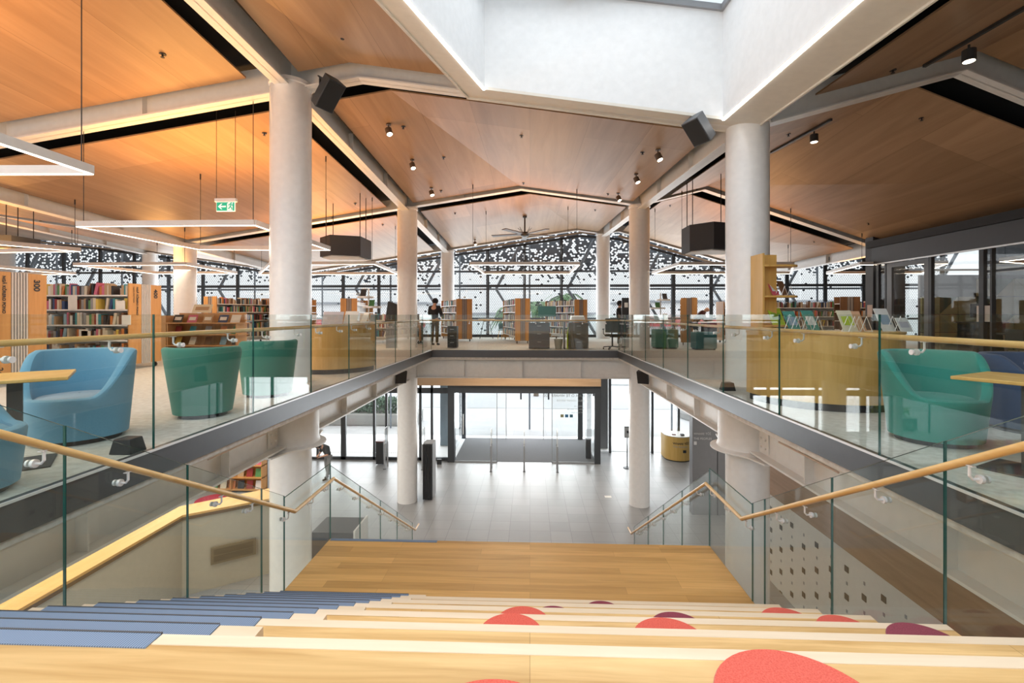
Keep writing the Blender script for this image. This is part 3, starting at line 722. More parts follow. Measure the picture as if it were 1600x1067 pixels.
def low_bal(label, xg, sgn):
    t = thing('stair_balustrade', label, 'balustrade', (xg, 9, -3.5))
    s = rl/gl; yb = YL1+gl*nl
    ysl = [YL1, YL1+1.25, YL1+2.4, YL1+3.6, yb-.1]
    for a, b in zip(ysl, ysl[1:]):
        gpane(t, (xg, a), (xg, b), ZL+s*(a-YL1)-.25, ZL+s*(a-YL1)+1.12, ZL+s*(b-YL1)-.25, ZL+s*(b-YL1)+1.12)
    xr_ = xg-sgn*.075
    m = MB(); m.tube([(xr_, YL1-.05, ZL+.94), (xr_, yb-.1, GZ+1.0), (xr_, yb+.28, GZ+.98)], .022, 12)
    child(m, 'handrail', RAIL, t)
    for y in (7.35, 8.0, 8.7, 9.4, 10.1, 10.7, 11.4): bracket(t, (xr_, y, ZL+s*(y-YL1)+.94), (sgn, 0, 0))
low_bal('glass balustrade with handrail descending along the left of the lower stair', SX0, -1)
low_bal('glass balustrade with handrail descending along the right of the lower stair', SX1, 1)
# ================================================================ bookcases and books
BCOL = [('dark red', (0.30, 0.035, 0.03)), ('orange', (0.60, 0.20, 0.05)), ('cream', (0.70, 0.63, 0.50)), ('black', (0.03, 0.03, 0.035)), ('navy', (0.04, 0.07, 0.18)),
        ('teal', (0.05, 0.28, 0.32)), ('green', (0.10, 0.28, 0.10)), ('brown', (0.20, 0.10, 0.05)), ('pink', (0.62, 0.16, 0.26)), ('white', (0.78, 0.77, 0.74)), ('grey', (0.32, 0.32, 0.33)), ('yellow', (0.72, 0.52, 0.10)), ('pale blue', (0.28, 0.45, 0.58)), ('tan', (0.48, 0.33, 0.19))]
BM = [plain('book_'+n.replace(' ', '_'), c, 0.55) for n, c in BCOL]
UNIT = []
for (n, c), mt in zip(BCOL, BM):
    m = MB(); m.box(0, .14, 0, 1, 0, 1); m.box(.86, 1, 0, 1, 0, 1); m.box(.14, .86, 0, .12, 0, 1); nc = len(m.f)
    m.box(.14, .86, .12, .94, .03, .97)
    me = bpy.data.meshes.new('book'); me.from_pydata(m.v, [], m.f); me.materials.append(mt); me.materials.append(PAPER)
    me.polygons.foreach_set('material_index', [0]*nc+[1]*(len(m.f)-nc)); UNIT.append(me)
BOOKS = []
ORD = 'first second third fourth fifth sixth seventh eighth ninth tenth eleventh twelfth thirteenth fourteenth fifteenth sixteenth seventeenth eighteenth nineteenth twentieth'.split()
def ordn(i): return ORD[i] if i < 20 else 'number %d' % (i+1)
def fill(mat, x0, x1, z, ydepth, where, hmax=.27, wmin=.03, wmax=.06, dens=.93, seq=True):
    """books along local x between x0 and x1, spines toward local -y"""
    x = x0; i = 0
    while x < x1-.04:
        if random.random() > dens: x += random.uniform(.05, .2); continue
        w_ = random.uniform(wmin, wmax); h = random.uniform(hmax*.70, hmax); d = random.uniform(.15, .21); k = random.choice((0, 1, 2, 2, 2, 3, 3, 3, 4, 4, 5, 6, 7, 7, 7, 8, 9, 9, 9, 10, 10, 11, 12, 13, 13, 13, 7, 2))
        lean = 0
        if random.random() < .05 and x+.2 < x1: lean = random.uniform(.12, .32)
        M_ = mat @ Matrix.Translation((x, ydepth+random.uniform(0, .02), z+.001)) @ Matrix.Rotation(lean, 4, 'Y') @ Matrix.Diagonal((w_, d, h, 1))
        if lean: M_ = mat @ Matrix.Translation((x, ydepth+.01, z+w_*math.sin(lean)+.001)) @ Matrix.Rotation(lean, 4, 'Y') @ Matrix.Diagonal((w_, d, h, 1)); x += h*math.sin(lean)
        c = M_ @ Vector((.5, .5, .5)); dist = max(1, c.y)
        BOOKS.append((w_*h/dist**2, M_, k, where, i)); i += 1; x += w_+.002
def bookcase(loc, yaw, L_, w_, h, label, num=None, kind=0, side='left', wood_=OAK_O, rows=(0.32, .66, 1.0, 1.34, 1.66), books=True, where='', wm=(.03, .06), half=False):
    """double sided steel bookcase behind a timber end panel; runs along local +y"""
    t = thing('bookcase', label, 'bookcase', (*loc, 0), yaw)
    z0 = .12
    p1, p2 = w_*.36, w_*.66
    m = MB(); m.box(0, p1, 0, .03, z0, h); m.out('end_panel', wood_, t, smooth=False)
    m = MB(); m.box(p2, w_, 0, .03, z0, h); m.out('end_panel', wood_, t, smooth=False)
    m = MB(); m.box(p1, p2, .012, .03, z0, h)
    m.out('slat_backing', DGREY if kind == 0 else plain('warm_grey', (.30, .25, .23), .6), t, smooth=False)
    if kind == 0:
        m = MB(); n = 6
        for i in range(n):
            a = p1+(p2-p1)*(i+.25)/n; m.box(a, a+(p2-p1)*.5/n, -.008, .02, z0, h)
        m.out('slats', plain('pale_slat', (.62, .58, .57), .5), t, smooth=False)
    else:
        m = MB()
        for i in (0, .5, 1): a = p1+(p2-p1)*i; m.box(a-.004, a+.004, -.004, .02, z0, h)
        m.out('slats', DARK, t, smooth=False)
    for j, z in enumerate(rows):
        m = MB(); m.box(.02, w_-.02, .05, L_, z-.02, z); m.box(.012, .03, .05, L_, z-.028, z+.004); m.box(w_-.03, w_-.012, .05, L_, z-.028, z+.004)
        m.out('shelf', W_STEEL, t, smooth=False)
    m = MB(); m.box(w_/2-.008, w_/2+.008, .05, L_, .15, rows[-1]+.16)
    m.out('divider', W_STEEL, t, smooth=False)
    m = MB(); n = max(1, round(L_/.92))
    for i in range(n+1):
        y = .06+(L_-.08)*i/n; m.box(w_/2-.025, w_/2+.025, y-.012, y+.012, .1, rows[-1]+.20)
        if i: m.box(.04, w_-.04, y-.012, y+.012, rows[0]-.02, rows[0]+.0)
    m.out('upright', W_STEEL, t, smooth=False)
    m = MB()
    for x in (.09, w_-.09):
        for y in (.08, L_-.1): m.cyl((x-.014, y, .055), (x+.014, y, .055), .05, n=14); m.box(x-.02, x+.02, y-.02, y+.02, .06, .13)
    m.out('casters', BLK, t)
    m = MB(); m.box(0, w_, L_, L_+.03, z0, h); m.out('far_end_panel', wood_, t, smooth=False)
    if num:
        for body, sz, x, z, bo in num:
            text(body, sz, BLK, (x, -.006, z), (PI/2, PI/2, 0), t, bold=bo)
    if books:
        T = Matrix.Translation((*loc, 0)) @ Matrix.Rotation(yaw, 4, 'Z')
        if side == 'left': Mt = T @ Matrix.Translation((0, L_, 0)) @ Matrix.Rotation(-PI/2, 4, 'Z')
        else: Mt = T @ Matrix.Translation((w_, 0, 0)) @ Matrix.Rotation(PI/2, 4, 'Z')
        nm = ['bottom', 'fourth', 'third', 'second', 'top']
        for j, z in enumerate(rows):
            if j == 0 and not half: pass
            fill(Mt, .06, L_-.06, z, .035, '%s shelf of the %s' % (nm[j], where), wmin=wm[0], wmax=wm[1])
    return t
t3 = [('NGĀ KŌRERO PONO', .066, .20, 1.88, .002), ('NON FICTION', .055, .10, 1.88, 0), ('300', .14, .70, 1.85, .004), ('24', .13, .12, .34, .002)]
t4 = [('NGĀ KŌRERO PONO', .066, .19, 1.85, .002), ('NON FICTION', .055, .10, 1.85, 0), ('400', .14, .68, 1.82, .004), ('25', .13, .10, .36, .002)]
bookcase((-8.84, 7.30), PI/2, 3.4, .92, 1.95, 'bookcase whose oak end panel reads 300, at the left edge of the picture', t3, where='300 bookcase')
bookcase((-8.84, 9.98), PI/2, 3.2, .90, 1.92, 'bookcase whose oak end panel reads 400, with rows of books to its left', t4, where='400 bookcase', wm=(.036, .066))
# farther runs
bookcase((-3.32, 21.0), .40, 3.2, .74, 1.95, 'bookcase with orange end panel just right of the person in black', kind=1, where='bookcase by the person in black')
bookcase((-.62, 19.7), .21, 3.4, .64, 1.92, 'bookcase with orange end panel left of the teal monitor', kind=1, where='bookcase left of the teal monitor')
bookcase((2.02, 21.2), .42, 3.0, .66, 1.92, 'bookcase with orange end panel right of the teal monitor', kind=1, where='bookcase right of the teal monitor')
bookcase((6.05, 19.0), -.30, 2.6, .62, 1.90, 'bookcase with orange end panel left of the bald man', kind=1, side='right', where='bookcase beside the bald man')
bookcase((-8.35, 20.3), .10, 3.0, .72, 1.95, 'bookcase whose orange end panel stands right of the big left column', kind=1, where='bookcase right of the big left column')
bookcase((-10.85, 19.2), .1, 3.0, .80, 1.95, 'bookcase end panel peeking out left of the big left column', kind=1, where='bookcase left of the big left column')
bookcase((-12.9, 18.0), -.35, 2.6, .74, 1.95, 'bookcase with orange end panel behind the oak display desk', kind=1, side='right', where='bookcase behind the display desk')
bookcase((-17.2, 16.4), .3, 2.8, .80, 1.9, 'low plain orange bookcase end peeking right of the 400 panel', kind=1, books=False)
bookcase((-4.6, 19.4), PI/2, 2.2, .6, 1.15, 'low bookcase seen through the rail left of the far left column', kind=1, where='low bookcase by the far left column', rows=(.3, .68, 1.0))
# right side: wide low run facing us, behind the brochure desk
bookcase((14.3, 20.3), PI/2, 6.0, .8, 1.80, 'long bookcase behind the oak brochure desk at the right', kind=1, where='long right bookcase', rows=(.35, .75, 1.15, 1.53), wm=(.035, .07))
bookcase((11.9, 18.4), .0, .35, .75, 1.92, 'brown bookcase end panel left of the dark meeting room wall', kind=1, books=False, wood_=wood('walnut', (.16, .075, .035), (.24, .12, .055), 'Z', .6))

BOOKS.sort(key=lambda b: -b[0])
RUNCOUNT = {}
for a_, M_, k, where, i in BOOKS[:296]:
    o = bpy.data.objects.new('book', UNIT[k]); C.objects.link(o); o.matrix_world = M_
    tag(o, '%s book, %s from the left on the %s' % (BCOL[k][0], ordn(i), where), 'book', 'books in the bookcases')
rest = BOOKS[296:]
me = bpy.data.meshes.new('distant_books'); vs, fs, mi = [], [], []
for a_, M_, k, where, i in rest:
    n = len(vs); vs += [tuple(M_ @ Vector(c)) for c in ((0, 0, 0), (1, 0, 0), (1, 1, 0), (0, 1, 0), (0, 0, 1), (1, 0, 1), (1, 1, 1), (0, 1, 1))]
    fs += [tuple(n+q for q in f) for f in ((3, 2, 1, 0), (4, 5, 6, 7), (0, 1, 5, 4), (1, 2, 6, 5), (2, 3, 7, 6), (3, 0, 4, 7))]; mi += [k]*6
me.from_pydata(vs, [], fs)
for mt in BM: me.materials.append(mt)
me.polygons.foreach_set('material_index', mi)
o = bpy.data.objects.new('distant_books', me); C.objects.link(o)
tag(o, 'crowded small book spines on the distant bookcases', 'books', 'books in the bookcases', 'stuff')

# white cards / bookends standing among the books of the 400 bookcase
for (px, py, hh, cl) in ((112, 466, .40, 'tall white'), (187, 468, .24, 'square white'), (133, 505, .26, 'white'), (196, 500, .27, 'wide white'), (129, 526, .30, 'pale')):
    p = at(px, py+12, Y=9.95)
    m = MB(); m.box(-.10, .10, 0, .012, 0, hh*.8)
    z = min((.32, .66, 1.0, 1.34, 1.66), key=lambda q: abs(q-(p.z-.05)))
    o = m.out('shelf_card', PAPER, loc=(p.x, 9.965, z+.001)); tag(o, '%s card among the books on the shelf %d cm up in the 400 bookcase' % (cl, round(z*100)), 'card', 'cards on the 400 bookcase')

# ================================================================ tub chairs
def tub_chair(loc, yaw, mat, label, R0=.37, R1=.42, H_=.84, seat=.43, front=.44, seat_mat=None, taper=.80, tilt=0):
    """upholstered shell open toward local -y"""
    t = thing('tub_chair', label, 'armchair', (*loc, 0), yaw)
    n = 64; vs = []; fs = []
    def rim(a):   # a = 0 at the front
        q = abs((a+PI) % (2*PI)-PI)/PI      # 0 front .. 1 back
        s = min(1, max(0, (q-.22)/.36)); s = s*s*(3-2*s)
        return front+(H_-front)*s
    levels = 9
    rb = R1*taper
    def ro(z): return rb+(R1-rb)*(z/H_)
    ring = []
    for i in range(n):
        a = 2*PI*i/n; hz = rim(a); dx, dy = math.sin(a), -math.cos(a)
        col = []
        for j in range(levels): z = .05+(hz-.05-.03)*j/(levels-1); r = ro(z); col.append((dx*r, dy*r, z))
        th = .085
        for k in range(1, 5): # rounded lip
            b = PI*k/5; r = ro(hz-.03)-th/2+math.cos(b)*th/2; col.append((dx*r, dy*r, hz-.03+math.sin(b)*.035))
        for j in range(5): z = hz-.03-(hz-.03-(seat-.06))*j/4; r = ro(z)-th; col.append((dx*r, dy*r, z))
        ring.append(col)
    k = len(ring[0]); vs = [v for c in ring for v in c]
    for i in range(n):
        for j in range(k-1):
            a, b = i*k+j, ((i+1) % n)*k+j; fs.append((a, b, b+1, a+1))
    fs.append(tuple(i*k for i in range(n))[::-1])
    m = MB(); m.add(vs, fs); m.out('shell', mat, t)
    m = MB(); rs = ro(seat)-.085; m.lathe([(0.01, seat-.1), (rs, seat-.1), (rs+.002, seat-.02), (rs-.03, seat+.005), (rs*.6, seat+.018), (0.01, seat+.022)], 48, caps=False); m.out('seat', seat_mat or mat, t)
    m = MB(); m.lathe([(rb-.05, 0), (rb-.05, .05)], 40); m.out('plinth', BLK, t)
    return t
LBLUE = fabric('blue_seat_wool', (0.20, 0.29, 0.37), (0.27, 0.37, 0.46))
p = at(122, 700, Y=4.15)
tub_chair((-4.45, 4.45), .28, BLUEF, 'blue tub armchair at left, seen from its open front', seat_mat=LBLUE, R1=.45, H_=.87, taper=.84)
tub_chair((-3.90, 2.98), 2.2, BLUEF, 'blue tub armchair cut by the left edge of the picture', R1=.42, H_=.80)
tub_chair((-3.98, 5.55), 3.6, GREENF, 'green tub armchair seen from behind at left, nearest to the blue one', R1=.42, H_=.84, taper=.72)
tub_chair((-3.98, 6.95), 4.0, GREENF, 'green tub armchair in front of the big left column', R1=.42, H_=.84, taper=.78)
tub_chair((3.93, 4.7), -.15, fabric('teal_wool', (0.03, 0.24, 0.20), (0.07, 0.34, 0.29)), 'teal tub armchair at right with its open side toward the viewer', R1=.44, H_=.86, taper=.80)
tub_chair((5.35, 5.15), .3, NAVYF, 'navy blue tub armchair at the right edge behind the small table', R1=.46, H_=.80, taper=.9)
# small square tables
def side_table(loc, yaw, label):
    t = thing('side_table', label, 'table', (*loc, 0), yaw)
    m = MB(); m.box(-.34, .34, -.34, .34, .70, .728); m.out('table_top', OAK_P, t, bevel=.006)
    m = MB(); m.box(-.045, .045, -.02, .02, .012, .68); m.out('stem', DGREY, t)
    m = MB(); m.box(-.10, .10, -.06, .06, .68, .70); m.out('mount_plate', DGREY, t)
    m = MB(); m.box(-.23, .23, -.23, .23, 0, .012); m.out('base_plate', DGREY, t, bevel=.004)
    return t
side_table((-4.16, 3.62), .72, 'small oak topped table between the blue armchairs at left')
side_table((3.86, 3.78), .50, 'small oak topped table with dark stem at the right edge')

# ================================================================ curved oak brochure desks
def desk(cx, cy_, r, h, a0, a1, label, sx=1.0):
    t = thing('brochure_desk', label, 'desk', (cx, cy_, 0))
    n = 28; po = [(r*math.cos(a0+(a1-a0)*i/n)*sx, r*math.sin(a0+(a1-a0)*i/n)) for i in range(n+1)]
    back = [(po[-1][0], po[-1][1]), (po[0][0], po[0][1])]
    m = MB(); m.prism(po, .10, h-.03); m.out('body', OAK_P, t)
    q = [(x*.95, y*.95) for x, y in po]; m = MB(); m.prism(q, 0, .10); m.out('kick_plinth', BLK, t)
    q = [(x*1.01, y*1.01) for x, y in po]; m = MB(); m.prism(q, h-.03, h); m.out('desk_top', OAK_P, t)
    return t
desk(4.15, 6.95, 1.02, 1.0, PI, 2*PI, 'curved oak brochure desk at right in front of the big right column', .97)
desk(-4.35, 10.35, 1.0, 1.0, PI, 2*PI, 'curved oak brochure desk left of the void behind the big left column', .9)
# zigzag wire stands with brochures
COV = [plain('cover_lime', (.50, .66, .05), .5), plain('cover_teal', (.08, .30, .25), .5), plain('cover_white', (.8, .82, .8), .5), plain('cover_blue', (.30, .42, .55), .5), plain('cover_cream', (.75, .72, .55), .5), plain('cover_lilac', (.55, .55, .62), .5)]
def brochure(loc, yaw, h, w_, mt, label, accent=None, on='stand'):
    t = thing('brochure', label, 'brochure', loc, yaw)
    m = MB(); m.add([(-w_/2, 0, 0), (w_/2, 0, 0), (w_/2, h*.42, h*.9), (-w_/2, h*.42, h*.9), (-w_/2, .008, 0), (w_/2, .008, 0), (w_/2, h*.42+.008, h*.9), (-w_/2, h*.42+.008, h*.9)],
                   [(0, 1, 2, 3), (7, 6, 5, 4), (0, 4, 5, 1), (1, 5, 6, 2), (2, 6, 7, 3), (3, 7, 4, 0)]); m.out('cover', mt, t, smooth=False)
    if accent:
        m = MB(); a, b = .30, .72
        m.add([(-w_*.36, h*.42*a-.004, h*.9*a), (w_*.36, h*.42*a-.004, h*.9*a), (w_*.36, h*.42*b-.004, h*.9*b), (-w_*.36, h*.42*b-.004, h*.9*b)], [(0, 1, 2, 3)]); m.out('cover_picture', accent, t, smooth=False)
    return t
def wire_stand(loc, yaw, n, label, h=.20, w_=.16):
    t = thing('wire_stand', label, 'display stand', loc, yaw)
    m = MB()
    for y in (0, .12):
        pts = [(-w_*n/2+w_*i/2, y, (0.004 if i % 2 == 0 else h)) for i in range(2*n+1)]; m.tube(pts, .005, 6)
    for i in range(n+1): m.tube([(-w_*n/2+w_*i, 0, .004), (-w_*n/2+w_*i, .12, .004)], .005, 6)
    m.out('wire', SILVER, t); return t
zt = 1.001
wire_stand((3.62, 6.25, zt), .2, 3, 'white wire stand holding two brochures at the left of the right desk')
brochure((3.52, 6.32, zt), .35, .30, .20, COV[1], 'dark teal brochure leaning left on the right oak desk', COV[3])
brochure((3.80, 6.38, zt), .35, .31, .20, COV[1], 'green brochure second from left on the right oak desk', COV[2])
wire_stand((4.28, 6.22, zt), .1, 2, 'white wire stand in the middle of the right oak desk')
brochure((4.22, 6.30, zt), .2, .31, .22, COV[4], 'cream brochure with lime cover in the middle of the right desk', COV[0])
brochure((4.42, 6.42, zt), .2, .30, .20, plain('cover_peach', (.72, .45, .28), .5), 'peach coloured brochure behind the cream one on the right desk')
wire_stand((4.88, 6.35, zt), .1, 1, 'white wire stand at the right end of the right desk')
brochure((4.80, 6.42, zt), .25, .34, .22, COV[2], 'white and teal brochure at the right end of the right desk', COV[3])
brochure((4.93, 6.30, zt), .25, .20, .20, COV[2], 'small white brochure in front of the white and teal one', COV[5])
brochure((-4.15, 9.65, zt), .1, .32, .42, COV[5], 'lilac poster brochure on the left oak desk')
brochure((-3.82, 9.75, zt), -.1, .33, .30, COV[2], 'white brochure on the left oak desk')
brochure((-3.58, 9.85, zt), -.5, .30, .16, COV[2], 'narrow white brochure at the right end of the left desk')

# ================================================================ oak display shelf by the right column
t = thing('display_shelf', 'tall oak display shelf with curved trays right of the big right column', 'shelf', (3.72, 7.72, 0))
m = MB(); m.box(0, .26, -.02, .03, .82, 2.19); m.out('back_panel', OAK_P, t, smooth=False)
m = MB(); m.box(-.03, 0, -.16, .24, .82, 2.2); m.out('side_panel', OAK_P, t, smooth=False)
for z in (1.06, 1.53, 2.02):
    n = 10; po = [(0, -.16)]+[(.42+.16*math.cos(-PI/2+PI*i/n), .0+.16*math.sin(-PI/2+PI*i/n)) for i in range(n+1)]+[(0, .16)]
    m = MB(); m.prism(po, z-.03, z); m.out('tray', OAK_P, t)
brochure((3.96, 7.66, 1.531), .5, .26, .17, plain('cover_pinkw', (.72, .12, .16), .5), 'red and white brochure on the middle tray of the oak shelf', COV[2])
brochure((4.12, 7.68, 1.531), .5, .27, .16, BM[7], 'brown covered book standing on the middle tray of the oak shelf')
brochure((3.98, 7.62, 1.061), .25, .30, .24, COV[0], 'lime green brochure on the lower tray of the oak shelf', plain('print_green', (.25, .42, .04), .5))
wire_stand((4.10, 7.60, 1.531), .3, 2, 'wire stand on the middle tray of the oak shelf', .15, .12)

# ================================================================ display desk at left (face-out books)
t = thing('display_bookcase', 'oak display bookcase with face-out books below the pale column at left', 'bookcase', (-11.3, 14.15, 0))
OK2 = wood('oak_display', (.50, .27, .10), (.62, .36, .15), 'Z', .6)
m = MB(); m.box(0, 2.2, .5, .54, .10, 1.28); m.out('back_board', OK2, t, smooth=False)
for z in (.28, .62, .98):
    m = MB(); m.box(-.04, 2.3, -.06, .5, z-.03, z); m.out('shelf', OK2, t, smooth=False)
for x in (-.04, 2.16):
    m = MB(); m.box(x, x+.04, .02, .5, 0, .98); m.out('side_panel', OK2, t, smooth=False)
m = MB(); m.box(-.4, -.05, .0, .5, 0, 1.2); m.out('end_cabinet', OK2, t, smooth=False)
k = 0
for z, zn in ((.98, 'top'), (.62, 'middle'), (.28, 'lower')):
    for i, x in enumerate((.15, .62, 1.12, 1.62, 2.02)):
        mt = BM[(k*5+3) % len(BM)]; k += 1
        brochure((-11.3+x, 14.35, z+.001), 0, .27, .30 if z > .9 else .2, mt, 'face-out %s book, %s on the %s tier, oak display case' % (BCOL[(k*5-2) % len(BM)][0], ORD[i], zn), PAPER if z > .9 else None)
brochure((-11.3+.75, 14.6, 1.29), 0, .30, .62, COV[4], 'wide cream sign with a photo standing on the display bookcase', BM[13])

# ================================================================ desks, monitors, kiosks at the far edge
def cabinet(x, y, w_, d, h, mat, label, lines=True):
    t = thing('cabinet', label, 'cabinet', (x, y, 0))
    m = MB(); m.box(-w_/2, w_/2, 0, d, .03, h-.03); m.out('body', mat, t, smooth=False)
    for i in range(3):
        m = MB(); m.box(-w_/2+.012, w_/2-.012, -.012, 0, .06+(h-.12)*i/3, .04+(h-.12)*(i+1)/3); dr = m.out('drawer', mat, t, smooth=False)
        m = MB(); m.bar((-.07, -.03, .0+(h-.12)*(i+1)/3-.02), (.07, -.03, .0+(h-.12)*(i+1)/3-.02), .01, .01); m.out('handle', STEEL, dr)
    return t
cabinet(.33, 16.62, .74, .55, .97, plain('slate_cabinet', (.13, .14, .17), .4), 'slate grey drawer cabinet at the far edge under the desk with the teal monitor')
cabinet(1.72, 16.62, .70, .55, .97, plain('taupe_cabinet', (.15, .125, .10), .4), 'brown grey drawer cabinet at the far edge beside the waste bin')
cabinet(at(705, 545, Z=0).x, 16.9, .34, .4, .84, BLK, 'narrow black cabinet behind the far glass right of the person in black')
t = thing('desk', 'thin grey desk top lying on the slate cabinet at the far edge', 'desk', (.6, 16.6, .97))
m = MB(); m.box(-.75, .72, -.05, .75, .0, .03); m.out('desk_top', plain('taupe_top', (.38, .33, .26), .5), t, smooth=False)
m = MB(); m.box(.62, .66, .1, .6, -.97, 0); m.out('leg', DGREY, t, smooth=False)
t = thing('monitor', 'teal backed computer monitor on the far desk', 'monitor', (.62, 17.0, 1.0))
m = MB(); m.box(-.32, .32, -.02, .02, .16, .54); m.out('screen', plain('teal_plastic', (.06, .20, .21), .4), t, bevel=.008)
m = MB(); m.cyl((0, .0, .0), (0, .0, .2), .02); m.lathe([(.11, 0), (.11, .01), (.02, .02)], 20); m.out('stand', BLK, t)
t = thing('printer', 'white desktop printer on the brown grey cabinet', 'printer', (1.72, 16.75, .97))
m = MB(); m.add([(-.28, 0, 0), (.28, 0, 0), (.28, .35, 0), (-.28, .35, 0), (-.22, .04, .2), (.22, .04, .2), (.24, .35, .22), (-.24, .35, .22)], [(3, 2, 1, 0), (4, 5, 6, 7), (0, 1, 5, 4), (1, 2, 6, 5), (2, 3, 7, 6), (3, 0, 4, 7)]); m.out('body', SILVER, t, bevel=.01)
m = MB(); m.box(-.14, .14, -.04, .02, .04, .06); m.out('paper_tray', DGREY, t)
t = thing('waste_bin', 'small grey tapered waste bin between the two far cabinets', 'bin', (1.02, 16.75, 0))
m = MB(); m.lathe([(.115, 0), (.16, .36), (.152, .36), (.11, .02)], 24, caps=False); m.lathe([(.001, .01), (.112, .01)], 24, caps=False); m.out('body', plain('bin_grey', (.42, .42, .38), .5), t)
m = MB(); m.tube([(.16*math.cos(a*PI/10), .16*math.sin(a*PI/10), .362) for a in range(20)], .008, 6, closed=True); m.out('rim', SILVER, t)
m = MB(); m.add([(1.30, 16.55, .02), (1.36, 16.7, .02), (1.36, 16.7, .8), (1.30, 16.55, .55), (1.32, 16.53, .02), (1.38, 16.68, .02), (1.38, 16.68, .8), (1.32, 16.53, .55)], [(0, 1, 2, 3), (7, 6, 5, 4), (0, 4, 5, 1), (1, 5, 6, 2), (2, 6, 7, 3), (3, 7, 4, 0)])
tag(m.out('wet_floor_sign', plain('lime_plastic', (.55, .75, .05), .4), smooth=False), 'lime green folded floor sign leaning on the brown grey cabinet', 'sign')
def office_chair(x, y, yaw, label):
    t = thing('office_chair', label, 'chair', (x, y, 0), yaw)
    UP = fabric('charcoal_weave', (.045, .055, .05), (.07, .08, .075))
    m = MB(); m.box(-.25, .25, -.24, .24, .46, .54); m.out('seat', UP, t, bevel=.03)
    m = MB(); m.box(-.23, .23, .22, .28, .60, 1.10); m.out('backrest', UP, t, bevel=.03)
    m = MB(); m.tube([(0, .1, .46), (0, .3, .48), (0, .30, .75)], .02, 8); m.out('back_support', BLK, t)
    m = MB(); m.cyl((0, 0, .10), (0, 0, .46), .028); m.out('gas_column', BLK, t)
    for s in (-1, 1):
        m = MB(); m.tube([(s*.26, 0, .5), (s*.31, 0, .55), (s*.31, 0, .70)], .014, 8); m.box(s*.31-.03, s*.31+.03, -.12, .12, .70, .73); m.out('armrest', BLK, t)
    m = MB()
    for i in range(5):
        a = 2*PI*i/5; m.bar((0, 0, .11), (.31*math.cos(a), .31*math.sin(a), .08), .035, .03)
    m.out('star_base', BLK, t)
    for i in range(5):
        a = 2*PI*i/5; m = MB(); m.cyl((.31*math.cos(a)-.02, .31*math.sin(a), .03), (.31*math.cos(a)+.02, .31*math.sin(a), .03), .03, n=12); m.out('caster', BLK, t)
office_chair(2.93, 16.75, 2.9, 'black office chair on casters behind the far glass, left of the far right column')
t = thing('kiosk', 'tall black information kiosk with a paper notice beside the far right column', 'kiosk', (3.55, 17.6, 0))
m = MB(); m.box(-.12, .30, -.03, .06, .0, 1.86); m.out('panel', BLK, t, bevel=.01)
m = MB(); m.box(-.03, .10, -.034, -.03, 1.50, 1.68); m.out('notice', PAPER, t, smooth=False)
m = MB(); m.box(-.18, .36, -.15, .2, 0, .02); m.out('base', DGREY, t)
t = thing('kiosk', 'black wedge shaped screen stand behind the left rail by the far left column', 'kiosk', (-5.0, 17.0, 0))
m = MB(); m.add([(-.34, 0, .95), (.10, 0, .95), (.28, .3, .95), (-.1, .3, .95), (-.22, 0, 1.72), (-.16, 0, 1.72), (.22, .3, 1.55), (.05, .3, 1.6)], [(3, 2, 1, 0), (4, 5, 6, 7), (0, 1, 5, 4), (1, 2, 6, 5), (2, 3, 7, 6), (3, 0, 4, 7)]); m.out('screen', BLK, t, smooth=False)
m = MB(); m.box(-.30, .2, .02, .25, 0, .95); m.out('pedestal', GREY, t, smooth=False)
# ottomans
def ottoman(px0, px1, pyb, h, mat, label):
    a, b = at(px0, pyb, Z=0), at(px1, pyb, Z=0)
    t = thing('ottoman', label, 'ottoman', ((a.x+b.x)/2, a.y+.3, 0)); w_ = abs(b.x-a.x)
    m = MB(); m.box(-w_/2, w_/2, -.3, .3, .04, h); m.out('cushion', mat, t, bevel=.03)
    m = MB(); m.box(-w_/2+.04, w_/2-.04, -.26, .26, 0, .04); m.out('plinth', BLK, t)
TEALF = fabric('teal_felt', (.03, .15, .17), (.05, .20, .22))
ottoman(1088, 1120, 547, .62, TEALF, 'teal cube seat in front of the bald man')
ottoman(1024, 1060, 545, .70, GREENF, 'dark green cube seat right of the far right column')
ottoman(543, 558, 546, .75, TEALF, 'teal cube seat behind the left oak desk')
# rotating display stands with trays
def spinner(px, Y, label, flip=1):
    p = at(px, 500, Y=Y)
    t = thing('display_spinner', label, 'display stand', (p.x, Y, 0))
    m = MB(); m.cyl((0, 0, 0), (0, 0, 2.1), .025, n=10); m.out('pole', SILVER, t)
    m = MB(); m.lathe([(.3, 0), (.3, .03), (.02, .05)], 24); m.out('base', SILVER, t)
    for i, (dx, z, r) in enumerate(((-.1*flip, 1.78, .28), (.12*flip, 1.45, .3), (0, .95, .42))):
        m = MB(); m.lathe([(r-.02, z), (r, z), (r, z+.06), (r-.015, z+.06)], 24, c=(dx, 0), caps=False); m.lathe([(.01, z), (r, z)], 24, c=(dx, 0), caps=False); m.out('tray', SILVER, t)
    for i, (dx, z, hh) in enumerate(((-.18, 1.80, .30), (.1, 1.47, .28), (-.2, 1.0, .3), (.16, 1.0, .26))):
        o = brochure((p.x+dx*flip, Y-.05, z), .1, hh, .19, BM[(i*3+3) % 14], '%s booklet in %s tray of %s' % (BCOL[(i*3+3) % 14][0], ('top', 'middle', 'lower', 'lower right')[i], label))
spinner(576, 15.4, 'white spinner left of the void')
spinner(1032, 18.7, 'white spinner right of the far right column', -1)
